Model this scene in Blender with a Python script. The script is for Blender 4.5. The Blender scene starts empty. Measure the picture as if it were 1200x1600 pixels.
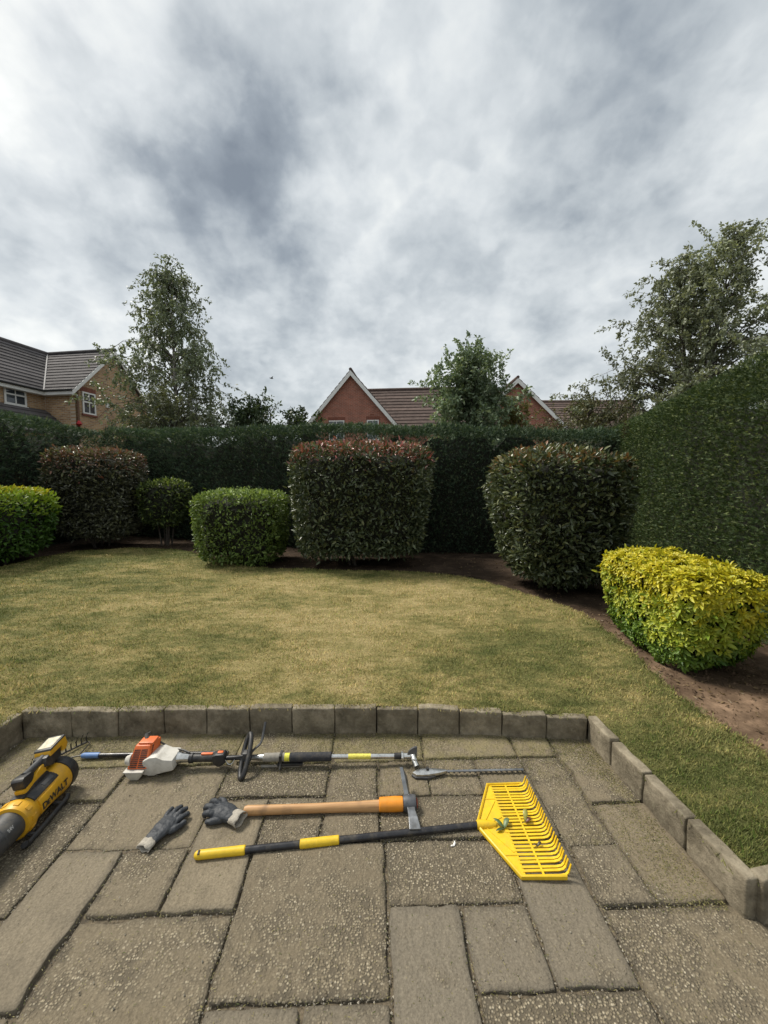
import bpy, bmesh, math, random
import numpy as np
from mathutils import Vector, Matrix

R = math.radians
rng = np.random.default_rng(7)
random.seed(7)
scene = bpy.context.scene
COL = scene.collection

# ------------------------------------------------------------------ camera
CAM_H = 1.745
cd = bpy.data.cameras.new("camera")
cd.sensor_fit = 'VERTICAL'
cd.sensor_height = 36.0
cd.lens = 36.0 * 620.0 / 1600.0
cd.clip_start = 0.05
cd.clip_end = 3000.0
cam = bpy.data.objects.new("camera", cd)
cam.location = (0, 0, CAM_H)
cam.rotation_euler = (R(90) - math.atan(45 / 620.0), 0, R(-2.03))
COL.objects.link(cam)
scene.camera = cam

# ------------------------------------------------------------------ sun and sky
SUN_DIR = Vector((-0.62, 0.36, 0.98)).normalized()        # towards the sun
sun_elev = math.asin(SUN_DIR.z)
sun_az = math.atan2(SUN_DIR.x, SUN_DIR.y)                 # clockwise from +Y
sd = bpy.data.lights.new("sun", 'SUN')
sd.energy = 3.2
sd.angle = R(15)
sd.color = (1.0, 0.94, 0.84)
so = bpy.data.objects.new("sun", sd)
so.rotation_euler = SUN_DIR.to_track_quat('Z', 'Y').to_euler()
so.location = SUN_DIR * 50
COL.objects.link(so)

world = bpy.data.worlds.new("World")
scene.world = world
world.use_nodes = True
wt = world.node_tree
wt.nodes.clear()


def N(tree, kind, **kw):
    n = tree.nodes.new(kind)
    for k, v in kw.items():
        if k.startswith('i_'):
            key = k[2:]
            key = int(key) if key.isdigit() else key.replace('_', ' ')
            n.inputs[key].default_value = v
        else:
            setattr(n, k, v)
    return n


def mth(tree, op, a, b=None, c=None, clamp=False):
    n = tree.nodes.new('ShaderNodeMath')
    n.operation = op
    n.use_clamp = clamp
    for i, v in enumerate((a, b, c)):
        if v is None:
            continue
        if isinstance(v, (int, float)):
            n.inputs[i].default_value = v
        else:
            tree.links.new(v, n.inputs[i])
    return n.outputs[0]


def ramp(tree, fac, stops, interp='LINEAR'):
    n = tree.nodes.new('ShaderNodeValToRGB')
    n.color_ramp.interpolation = interp
    el = n.color_ramp.elements
    while len(el) < len(stops):
        el.new(0.5)
    for e, (p, c) in zip(el, stops):
        e.position = p
        e.color = c if len(c) == 4 else (*c, 1)
    tree.links.new(fac, n.inputs[0])
    return n.outputs[0]


def mix(tree, fac, a, b, blend='MIX'):
    n = tree.nodes.new('ShaderNodeMix')
    n.data_type = 'RGBA'
    n.blend_type = blend
    for sock, v in ((n.inputs[0], fac), (n.inputs[6], a), (n.inputs[7], b)):
        if isinstance(v, (int, float)):
            sock.default_value = v
        elif isinstance(v, tuple):
            sock.default_value = v if len(v) == 4 else (*v, 1)
        else:
            tree.links.new(v, sock)
    return n.outputs[2]


def build_sky():
    t = wt
    L = t.links.new
    tc = N(t, 'ShaderNodeTexCoord')
    sky = N(t, 'ShaderNodeTexSky', sky_type='NISHITA', sun_disc=False)
    sky.sun_elevation = sun_elev
    sky.sun_rotation = sun_az
    sky.air_density = 1.2
    sky.dust_density = 2.0
    sep = N(t, 'ShaderNodeSeparateXYZ')
    L(tc.outputs['Generated'], sep.inputs[0])
    z = mth(t, 'MAXIMUM', sep.outputs[2], 0.0)
    den = mth(t, 'ADD', z, 0.50)
    px = mth(t, 'DIVIDE', sep.outputs[0], den)
    py = mth(t, 'DIVIDE', sep.outputs[1], den)
    comb = N(t, 'ShaderNodeCombineXYZ')
    L(px, comb.inputs[0])
    L(py, comb.inputs[1])

    def noise(vec, scale, detail, rough, off, dist=0.0, stretch=None):
        mp = N(t, 'ShaderNodeMapping')
        mp.inputs['Location'].default_value = off
        if stretch:
            mp.inputs['Scale'].default_value = stretch
            mp.inputs['Rotation'].default_value = (0, 0, R(35))
        L(vec, mp.inputs[0])
        n = N(t, 'ShaderNodeTexNoise')
        n.inputs['Scale'].default_value = scale
        n.inputs['Detail'].default_value = detail
        n.inputs['Roughness'].default_value = rough
        n.inputs['Distortion'].default_value = dist
        L(mp.outputs[0], n.inputs['Vector'])
        return n.outputs[0]

    n1 = noise(comb.outputs[0], 3.6, 7, 0.52, (3.1, 7.7, 0.4), 0.15, (1.0, 0.8, 1.0))
    n2 = noise(comb.outputs[0], 7.5, 5, 0.50, (9.3, 1.2, 2.4), 0.2)
    # soft cloud banks: a warped direction against a few bank centres
    nd = N(t, 'ShaderNodeTexNoise')
    nd.inputs['Scale'].default_value = 5.0
    nd.inputs['Detail'].default_value = 6
    nd.inputs['Roughness'].default_value = 0.55
    L(tc.outputs['Generated'], nd.inputs['Vector'])
    sub = N(t, 'ShaderNodeVectorMath', operation='SUBTRACT')
    L(nd.outputs['Color'], sub.inputs[0])
    sub.inputs[1].default_value = (0.5, 0.5, 0.5)
    sc = N(t, 'ShaderNodeVectorMath', operation='SCALE')
    L(sub.outputs[0], sc.inputs[0])
    sc.inputs['Scale'].default_value = 0.42
    add = N(t, 'ShaderNodeVectorMath', operation='ADD')
    L(tc.outputs['Generated'], add.inputs[0])
    L(sc.outputs[0], add.inputs[1])
    nrm = N(t, 'ShaderNodeVectorMath', operation='NORMALIZE')
    L(add.outputs[0], nrm.inputs[0])
    banks = BANKS
    total = None
    for d, k, w in banks:
        dv = Vector(d).normalized()
        dp = N(t, 'ShaderNodeVectorMath', operation='DOT_PRODUCT')
        L(nrm.outputs[0], dp.inputs[0])
        dp.inputs[1].default_value = dv
        a = mth(t, 'MULTIPLY', mth(t, 'SUBTRACT', dp.outputs['Value'], 1.0), k)
        g = mth(t, 'MULTIPLY', mth(t, 'EXPONENT', a), w * (0.82 if w < 0 else 0.9))
        total = g if total is None else mth(t, 'ADD', total, g)
    n3 = noise(comb.outputs[0], 24, 4, 0.5, (1.3, 5.2, 7.4), 0.3)
    # optical thickness of the layer -> brightness
    v = mth(t, 'MULTIPLY', mth(t, 'SUBTRACT', n1, 0.5), 0.95)
    puff = ramp(t, n2, [(0.30, (0, 0, 0)), (0.44, (0.30, 0.30, 0.30)), (0.58, (0.72, 0.72, 0.72)), (0.72, (1, 1, 1))], 'EASE')
    v = mth(t, 'ADD', v, mth(t, 'MULTIPLY', mth(t, 'SUBTRACT', puff, 0.5), 0.30))
    v = mth(t, 'ADD', v, mth(t, 'MULTIPLY', mth(t, 'SUBTRACT', n3, 0.5), 0.32))
    v = mth(t, 'ADD', v, 0.67)
    v = mth(t, 'ADD', v, total)
    v = mth(t, 'ADD', mth(t, 'MULTIPLY', v, 0.86), 0.06)
    col = ramp(t, v, [(0.0, (0.135, 0.158, 0.185)), (0.22, (0.210, 0.238, 0.265)), (0.45, (0.345, 0.374, 0.392)),
                      (0.66, (0.465, 0.49, 0.50)), (0.86, (0.58, 0.595, 0.585)), (1.0, (0.66, 0.665, 0.65))])
    skys = mix(t, 1.0, sky.outputs[0], (0.09, 0.09, 0.09), 'MULTIPLY')
    out = mix(t, 0.93, skys, col)
    bg = N(t, 'ShaderNodeBackground')
    L(out, bg.inputs[0])
    bg.inputs[1].default_value = 1.12
    wo = N(t, 'ShaderNodeOutputWorld')
    L(bg.outputs[0], wo.inputs[0])


# cloud banks in the sky: direction, tightness, brighter(+) or darker(-)
BANKS = [
    ((-0.234, 0.757, 0.610), 60, -0.42),
    ((-0.325, 0.781, 0.533), 70, -0.34),
    ((-0.184, 0.826, 0.532), 90, -0.26),
    ((-0.155, 0.928, 0.338), 70, -0.24),
    ((-0.459, 0.802, 0.383), 110, -0.14),
    ((-0.579, 0.698, 0.420), 160, -0.20),
    ((0.434, 0.615, 0.658), 50, -0.18),
    ((0.385, 0.708, 0.593), 130, -0.26),
    ((0.350, 0.845, 0.405), 60, -0.22),
    ((0.124, 0.864, 0.488), 220, -0.20),
    ((0.137, 0.732, 0.668), 80, -0.12),
    ((0.614, 0.696, 0.371), 80, -0.16),
    ((0.032, 0.914, 0.405), 300, -0.14),
    ((-0.251, 0.692, 0.676), 150, 0.16),
    ((-0.477, 0.646, 0.596), 45, 0.26),
    ((-0.586, 0.748, 0.311), 60, 0.22),
    ((-0.034, 0.839, 0.544), 110, 0.12),
    ((0.045, 0.695, 0.718), 90, 0.10),
    ((0.568, 0.665, 0.485), 160, 0.14),
    ((0.224, 0.793, 0.567), 160, 0.08),
    ((0.446, 0.862, 0.241), 60, 0.12),
    ((-0.043, 0.977, 0.208), 40, 0.10),
]
build_sky()
vs = scene.view_settings
vs.view_transform = 'Standard'
vs.look = 'None'
vs.gamma = 1.0
vs.use_curve_mapping = False
vs.exposure = 0.52
scene.cycles.use_denoising = True
scene.cycles.max_bounces = 6
scene.cycles.diffuse_bounces = 3
scene.cycles.glossy_bounces = 2
scene.cycles.transmission_bounces = 3
scene.cycles.transparent_max_bounces = 4
scene.cycles.caustics_reflective = False
scene.cycles.caustics_refractive = False


# ------------------------------------------------------------------ helpers
def tag(o, label=None, cat=None, group=None, kind=None):
    if label:
        o['label'] = label
    if cat:
        o['category'] = cat
    if group:
        o['group'] = group
    if kind:
        o['kind'] = kind
    return o


def empty(name, loc=(0, 0, 0), rz=0.0):
    o = bpy.data.objects.new(name, None)
    o.empty_display_size = 0.2
    o.location = loc
    o.rotation_euler = (0, 0, rz)
    COL.objects.link(o)
    return o


def link(name, me, mat=None, parent=None):
    o = bpy.data.objects.new(name, me)
    COL.objects.link(o)
    if mat is not None:
        me.materials.clear()
        me.materials.append(mat)
    if parent is not None:
        o.parent = parent
    return o


class MB:
    """collects shapes, builds one mesh object"""

    def __init__(self):
        self.v = []
        self.f = []
        self.uv = None

    def add(self, vs_, fs_):
        b = len(self.v)
        self.v.extend([tuple(p) for p in vs_])
        self.f.extend([tuple(i + b for i in f) for f in fs_])
        return self

    def box(self, lo, hi, m=None):
        x0, y0, z0 = lo
        x1, y1, z1 = hi
        vs_ = [(x0, y0, z0), (x1, y0, z0), (x1, y1, z0), (x0, y1, z0), (x0, y0, z1), (x1, y0, z1), (x1, y1, z1), (x0, y1, z1)]
        if m is not None:
            vs_ = [tuple(m @ Vector(p)) for p in vs_]
        return self.add(vs_, [(0, 3, 2, 1), (4, 5, 6, 7), (0, 1, 5, 4), (1, 2, 6, 5), (2, 3, 7, 6), (3, 0, 4, 7)])

    def prism(self, poly, a, b, m=None):
        """poly: list of 2-D points (u,v); extruded from w=a to w=b; m maps (u,v,w)"""
        n = len(poly)
        vs_ = [Vector((p[0], p[1], a)) for p in poly] + [Vector((p[0], p[1], b)) for p in poly]
        if m is not None:
            vs_ = [m @ p for p in vs_]
        fs_ = [tuple(range(n - 1, -1, -1)), tuple(range(n, 2 * n))]
        fs_ += [(i, (i + 1) % n, n + (i + 1) % n, n + i) for i in range(n)]
        return self.add(vs_, fs_)

    def tube(self, pts, rad, n=10, cap=True, flat=1.0, upv=(0, 0, 1)):
        pts = [Vector(p) for p in pts]
        if isinstance(rad, (int, float)):
            rad = [rad] * len(pts)
        rings = []
        for i, p in enumerate(pts):
            a = pts[max(i - 1, 0)]
            b = pts[min(i + 1, len(pts) - 1)]
            d = (b - a).normalized()
            u = Vector(upv)
            if abs(d.dot(u)) > 0.97:
                u = Vector((1, 0, 0))
            s = d.cross(u).normalized()
            w = s.cross(d).normalized()
            rings.append([p + s * math.cos(2 * math.pi * k / n) * rad[i] + w * math.sin(2 * math.pi * k / n) * rad[i] * flat for k in range(n)])
        vs_ = [q for r_ in rings for q in r_]
        fs_ = []
        for i in range(len(pts) - 1):
            for k in range(n):
                k2 = (k + 1) % n
                fs_.append((i * n + k, i * n + k2, (i + 1) * n + k2, (i + 1) * n + k))
        if cap:
            fs_.append(tuple(range(n - 1, -1, -1)))
            fs_.append(tuple(range((len(pts) - 1) * n, len(pts) * n)))
        return self.add(vs_, fs_)

    def lathe_x(self, prof, n=24, c=(0, 0, 0), cap=True):
        """prof: (x, r) pairs, turned round the x axis through c"""
        pts = [(c[0] + x, c[1], c[2]) for x, r_ in prof]
        vs_ = []
        for (x, r_), p in zip(prof, pts):
            for k in range(n):
                a = 2 * math.pi * k / n
                vs_.append((p[0], p[1] + math.cos(a) * r_, p[2] + math.sin(a) * r_))
        fs_ = []
        for i in range(len(prof) - 1):
            for k in range(n):
                k2 = (k + 1) % n
                fs_.append((i * n + k, (i + 1) * n + k, (i + 1) * n + k2, i * n + k2))
        if cap:
            fs_.append(tuple(range(n)))
            fs_.append(tuple(range(len(prof) * n - 1, (len(prof) - 1) * n - 1, -1)))
        return self.add(vs_, fs_)

    def build(self, name, mat=None, parent=None, bevel=0.0, seg=2, smooth=False, fix=True):
        me = bpy.data.meshes.new(name)
        me.from_pydata(self.v, [], self.f)
        if fix or bevel > 0:
            bm = bmesh.new()
            bm.from_mesh(me)
            bmesh.ops.recalc_face_normals(bm, faces=bm.faces)
            if bevel > 0:
                es = [e for e in bm.edges if len(e.link_faces) == 2 and e.calc_face_angle(0) > 0.5]
                if es:
                    bmesh.ops.bevel(bm, geom=es, offset=bevel, segments=seg, affect='EDGES', profile=0.6, clamp_overlap=True)
            bm.to_mesh(me)
            bm.free()
        if smooth:
            me.polygons.foreach_set('use_smooth', [True] * len(me.polygons))
            try:
                me.set_sharp_from_angle(angle=R(38))
            except Exception:
                pass
        me.update()
        return link(name, me, mat, parent)


def snoise(P, scale, seed, octv=3):
    """cheap smooth noise, about -1..1, at points P (n,3)"""
    r_ = np.random.default_rng(seed)
    out = np.zeros(len(P))
    amp, tot = 1.0, 0.0
    for o in range(octv):
        for k in range(5):
            d = r_.normal(size=3)
            d /= np.linalg.norm(d)
            out += amp * np.sin(P @ d * scale * (0.7 + 0.6 * r_.random()) + r_.random() * 6.28) / 2.6
        tot += amp
        amp *= 0.5
        scale *= 2.1
    return out / tot


def unit(a):
    return a / np.maximum(np.linalg.norm(a, axis=1, keepdims=True), 1e-9)


LEAF = (np.array([[0, 0, 0], [0.32, 0.44, 0.10], [0.30, 0, -0.02], [0.32, -0.44, 0.10], [0.72, 0.34, 0.03], [0.70, 0, -0.08], [0.72, -0.34, 0.03], [1, 0, -0.16]], float),
        [(0, 2, 1), (0, 3, 2), (1, 2, 5, 4), (2, 3, 6, 5), (4, 5, 7), (5, 6, 7)])
LEAF4 = (np.array([[0, 0, 0], [0.45, 0.5, 0.06], [0.45, -0.5, 0.06], [1, 0, -0.1]], float), [(0, 2, 1), (1, 2, 3)])
SPRAY = (np.array([[0, 0, 0], [0.5, 0.12, 0.02], [0.5, -0.12, 0.02], [1, 0.02, -0.05],
                   [0.25, 0.05, 0], [0.72, 0.52, 0.03], [0.50, 0.20, 0.0],
                   [0.25, -0.05, 0], [0.70, -0.50, 0.03], [0.48, -0.20, 0.0]], float),
         [(0, 2, 1), (1, 2, 3), (4, 6, 5), (7, 8, 9)])
BLADE = (np.array([[0, 0.5, 0], [0, -0.5, 0], [0.55, 0.36, 0.10], [0.55, -0.36, 0.10], [1, 0, 0.32]], float), [(0, 1, 3, 2), (2, 3, 4)])


def leaves_mesh(name, P, D, Nn, Ln, Wd, tint, tpl, smooth=False):
    """one mesh of leaves: P base, D along, Nn face normal, per-leaf length, width, colour"""
    V0, F0 = tpl
    n, m = len(P), len(V0)
    D = unit(D)
    S = unit(np.cross(Nn, D))
    U = np.cross(D, S)
    co = (P[:, None, :] + D[:, None, :] * (V0[None, :, 0, None] * Ln[:, None, None]) + S[:, None, :] * (V0[None, :, 1, None] * Wd[:, None, None])
          + U[:, None, :] * (V0[None, :, 2, None] * Ln[:, None, None])).reshape(-1, 3)
    lens = np.array([len(f) for f in F0], np.int32)
    flat = np.array([i for f in F0 for i in f], np.int32)
    loops = (flat[None, :] + (np.arange(n, dtype=np.int32) * m)[:, None]).ravel()
    tot = np.tile(lens, n)
    start = np.concatenate(([0], np.cumsum(tot)[:-1])).astype(np.int32)
    me = bpy.data.meshes.new(name)
    me.vertices.add(n * m)
    me.vertices.foreach_set('co', co.astype(np.float32).ravel())
    me.loops.add(len(loops))
    me.loops.foreach_set('vertex_index', loops.astype(np.int32))
    me.polygons.add(len(tot))
    me.polygons.foreach_set('loop_start', start)
    me.polygons.foreach_set('loop_total', tot.astype(np.int32))
    if smooth:
        me.polygons.foreach_set('use_smooth', np.ones(len(tot), bool))
    at = me.attributes.new('tint', 'FLOAT_COLOR', 'POINT')
    c4 = np.ones((n, m, 4), np.float32)
    c4[:, :, :3] = tint[:, None, :]
    at.data.foreach_set('color', c4.ravel())
    me.update(calc_edges=True)
    me.validate()
    return me


# ------------------------------------------------------------------ materials
MATS = {}


def principled(name):
    m = bpy.data.materials.new(name)
    m.use_nodes = True
    t = m.node_tree
    return m, t, t.nodes['Principled BSDF']


def plain(name, col, rough=0.5, metal=0.0, spec=0.5, var=0.12, scale=30.0, bump=0.0, bscale=200.0, dirt=0.0):
    """a solid material with slight procedural variation, dust and fine relief"""
    if name in MATS:
        return MATS[name]
    m, t, b = principled(name)
    L = t.links.new
    tc = N(t, 'ShaderNodeTexCoord')
    n = N(t, 'ShaderNodeTexNoise')
    n.inputs['Scale'].default_value = scale
    n.inputs['Detail'].default_value = 5
    n.inputs['Roughness'].default_value = 0.6
    L(tc.outputs['Object'], n.inputs['Vector'])
    lo = tuple(c * (1 - var) for c in col)
    hi = tuple(min(c * (1 + var), 1) for c in col)
    c = ramp(t, n.outputs[0], [(0.3, lo), (0.7, hi)])
    if dirt > 0:
        n3 = N(t, 'ShaderNodeTexNoise')
        n3.inputs['Scale'].default_value = scale * 0.6
        n3.inputs['Detail'].default_value = 8
        n3.inputs['Roughness'].default_value = 0.75
        L(tc.outputs['Object'], n3.inputs['Vector'])
        f = ramp(t, n3.outputs[0], [(0.48, (0, 0, 0)), (0.70, (dirt, dirt, dirt))])
        c = mix(t, f, c, (0.19, 0.16, 0.11))
    L(c, b.inputs['Base Color'])
    rr = mth(t, 'ADD', mth(t, 'MULTIPLY', mth(t, 'SUBTRACT', n.outputs[0], 0.5), 0.3), rough, clamp=True)
    L(rr, b.inputs['Roughness'])
    b.inputs['Metallic'].default_value = metal
    b.inputs['Specular IOR Level'].default_value = spec
    if bump > 0:
        n2 = N(t, 'ShaderNodeTexNoise')
        n2.inputs['Scale'].default_value = bscale
        n2.inputs['Detail'].default_value = 3
        L(tc.outputs['Object'], n2.inputs['Vector'])
        bp = N(t, 'ShaderNodeBump')
        bp.inputs['Strength'].default_value = bump
        bp.inputs['Distance'].default_value = 0.004
        L(n2.outputs[0], bp.inputs['Height'])
        L(bp.outputs[0], b.inputs['Normal'])
    MATS[name] = m
    return m


def leaf_mat(name, rough=0.45, spec=0.35, trans=0.25):
    m, t, b = principled(name)
    L = t.links.new
    a = N(t, 'ShaderNodeAttribute', attribute_name='tint')
    L(a.outputs['Color'], b.inputs['Base Color'])
    b.inputs['Roughness'].default_value = rough
    b.inputs['Specular IOR Level'].default_value = spec
    tr = N(t, 'ShaderNodeBsdfTranslucent')
    tcol = mix(t, 1.0, a.outputs['Color'], (1.25, 1.25, 0.7), 'MULTIPLY')
    L(tcol, tr.inputs[0])
    ms = N(t, 'ShaderNodeMixShader')
    ms.inputs[0].default_value = trans
    L(b.outputs[0], ms.inputs[1])
    L(tr.outputs[0], ms.inputs[2])
    L(ms.outputs[0], t.nodes['Material Output'].inputs[0])
    return m


M_LEAF = leaf_mat('leaf')
M_GLOSS = leaf_mat('glossy_leaf', 0.33, 0.5, 0.15)
M_CONIFER = leaf_mat('conifer_spray', 0.6, 0.25, 0.2)
M_GRASSB = leaf_mat('grass_blade', 0.55, 0.25, 0.3)
M_BARK = plain('bark', (0.055, 0.045, 0.035), 0.9, bump=0.6, bscale=40, var=0.4, scale=8)
M_BIRCH = plain('birch_bark', (0.30, 0.28, 0.25), 0.8, var=0.55, scale=9)
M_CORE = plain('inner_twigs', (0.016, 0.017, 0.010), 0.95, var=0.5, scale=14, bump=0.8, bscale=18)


def lawn_colour(t, pos):
    """straw and green patches, shared by the turf and its blades"""
    L = t.links.new

    def nz(scale, detail, off, st=(1, 1, 1)):
        mp = N(t, 'ShaderNodeMapping')
        mp.inputs['Location'].default_value = off
        mp.inputs['Scale'].default_value = st
        L(pos, mp.inputs[0])
        n = N(t, 'ShaderNodeTexNoise')
        n.inputs['Scale'].default_value = scale
        n.inputs['Detail'].default_value = detail
        n.inputs['Roughness'].default_value = 0.62
        L(mp.outputs[0], n.inputs['Vector'])
        return n.outputs[0]
    a = nz(0.55, 3, (3, 1, 0), (1, 1.5, 1))
    b = nz(2.6, 5, (9, 4, 0), (1, 1.9, 1))
    c = nz(9.0, 4, (2, 6, 0), (1, 1.6, 1))
    v = mth(t, 'ADD', mth(t, 'ADD', mth(t, 'MULTIPLY', a, 0.42), mth(t, 'MULTIPLY', b, 0.34)), mth(t, 'MULTIPLY', c, 0.24))
    sx = N(t, 'ShaderNodeSeparateXYZ')
    L(pos, sx.inputs[0])
    ex = mth(t, 'POWER', mth(t, 'MULTIPLY', mth(t, 'ADD', sx.outputs[0], 0.4), 0.30), 2.0)
    ey = mth(t, 'POWER', mth(t, 'MULTIPLY', mth(t, 'SUBTRACT', sx.outputs[1], 4.9), 0.50), 2.0)
    dryc = mth(t, 'EXPONENT', mth(t, 'MULTIPLY', mth(t, 'ADD', ex, ey), -1.0))
    v = mth(t, 'ADD', v, mth(t, 'MULTIPLY', mth(t, 'SUBTRACT', dryc, 0.62), 0.10))
    return ramp(t, v, [(0.38, (0.120, 0.134, 0.042)), (0.45, (0.215, 0.206, 0.075)), (0.515, (0.345, 0.295, 0.122)), (0.60, (0.49, 0.40, 0.195))])


def mat_lawn():
    m, t, b = principled('turf')
    L = t.links.new
    g = N(t, 'ShaderNodeNewGeometry')
    c = lawn_colour(t, g.outputs['Position'])
    n = N(t, 'ShaderNodeTexNoise')
    n.inputs['Scale'].default_value = 55
    n.inputs['Detail'].default_value = 6
    n.inputs['Roughness'].default_value = 0.7
    L(g.outputs['Position'], n.inputs['Vector'])
    f = ramp(t, n.outputs[0], [(0.3, (0.38, 0.36, 0.32)), (0.62, (0.95, 0.95, 0.95))])
    c2 = mix(t, 1.0, c, f, 'MULTIPLY')
    L(c2, b.inputs['Base Color'])
    b.inputs['Roughness'].default_value = 0.9
    b.inputs['Specular IOR Level'].default_value = 0.15
    bp = N(t, 'ShaderNodeBump')
    bp.inputs['Strength'].default_value = 0.9
    bp.inputs['Distance'].default_value = 0.03
    L(n.outputs[0], bp.inputs['Height'])
    L(bp.outputs[0], b.inputs['Normal'])
    return m


def mat_blade():
    m, t, b = principled('lawn_blade')
    L = t.links.new
    g = N(t, 'ShaderNodeNewGeometry')
    c = lawn_colour(t, g.outputs['Position'])
    a = N(t, 'ShaderNodeAttribute', attribute_name='tint')
    c2 = mix(t, 1.0, c, a.outputs['Color'], 'MULTIPLY')
    L(c2, b.inputs['Base Color'])
    b.inputs['Roughness'].default_value = 0.6
    b.inputs['Specular IOR Level'].default_value = 0.2
    tr = N(t, 'ShaderNodeBsdfTranslucent')
    L(c2, tr.inputs[0])
    ms = N(t, 'ShaderNodeMixShader')
    ms.inputs[0].default_value = 0.3
    L(b.outputs[0], ms.inputs[1])
    L(tr.outputs[0], ms.inputs[2])
    L(ms.outputs[0], t.nodes['Material Output'].inputs[0])
    return m


def mat_soil():
    m, t, b = principled('soil')
    L = t.links.new
    g = N(t, 'ShaderNodeNewGeometry')
    n = N(t, 'ShaderNodeTexNoise')
    n.inputs['Scale'].default_value = 3.0
    n.inputs['Detail'].default_value = 10
    n.inputs['Roughness'].default_value = 0.72
    L(g.outputs['Position'], n.inputs['Vector'])
    c = ramp(t, n.outputs[0], [(0.3, (0.036, 0.024, 0.016)), (0.5, (0.078, 0.054, 0.037)), (0.68, (0.155, 0.108, 0.075))])
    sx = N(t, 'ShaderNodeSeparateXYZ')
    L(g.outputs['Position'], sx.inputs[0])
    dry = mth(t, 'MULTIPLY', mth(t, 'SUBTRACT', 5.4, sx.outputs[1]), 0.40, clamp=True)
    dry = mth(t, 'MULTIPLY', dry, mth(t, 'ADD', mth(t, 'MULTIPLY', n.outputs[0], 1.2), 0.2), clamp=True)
    c = mix(t, dry, mix(t, 1.0, c, (0.62, 0.62, 0.62), 'MULTIPLY'), mix(t, 1.0, c, (2.1, 2.05, 1.95), 'MULTIPLY'))  # soil tone by depth: paler and dusty in front, darker towards the back
    v = N(t, 'ShaderNodeTexVoronoi')
    v.inputs['Scale'].default_value = 34
    L(g.outputs['Position'], v.inputs['Vector'])
    sp = ramp(t, v.outputs['Color'], [(0.93, (0, 0, 0)), (0.97, (0.6, 0.6, 0.6))])
    dd = ramp(t, v.outputs['Distance'], [(0.12, (1, 1, 1)), (0.3, (0, 0, 0))])
    f = mix(t, 1.0, sp, dd, 'MULTIPLY')
    c = mix(t, f, c, (0.33, 0.27, 0.20))
    L(c, b.inputs['Base Color'])
    b.inputs['Roughness'].default_value = 0.95
    b.inputs['Specular IOR Level'].default_value = 0.1
    bp = N(t, 'ShaderNodeBump')
    bp.inputs['Strength'].default_value = 0.9
    bp.inputs['Distance'].default_value = 0.03
    L(n.outputs[0], bp.inputs['Height'])
    L(bp.outputs[0], b.inputs['Normal'])
    return m


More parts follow.
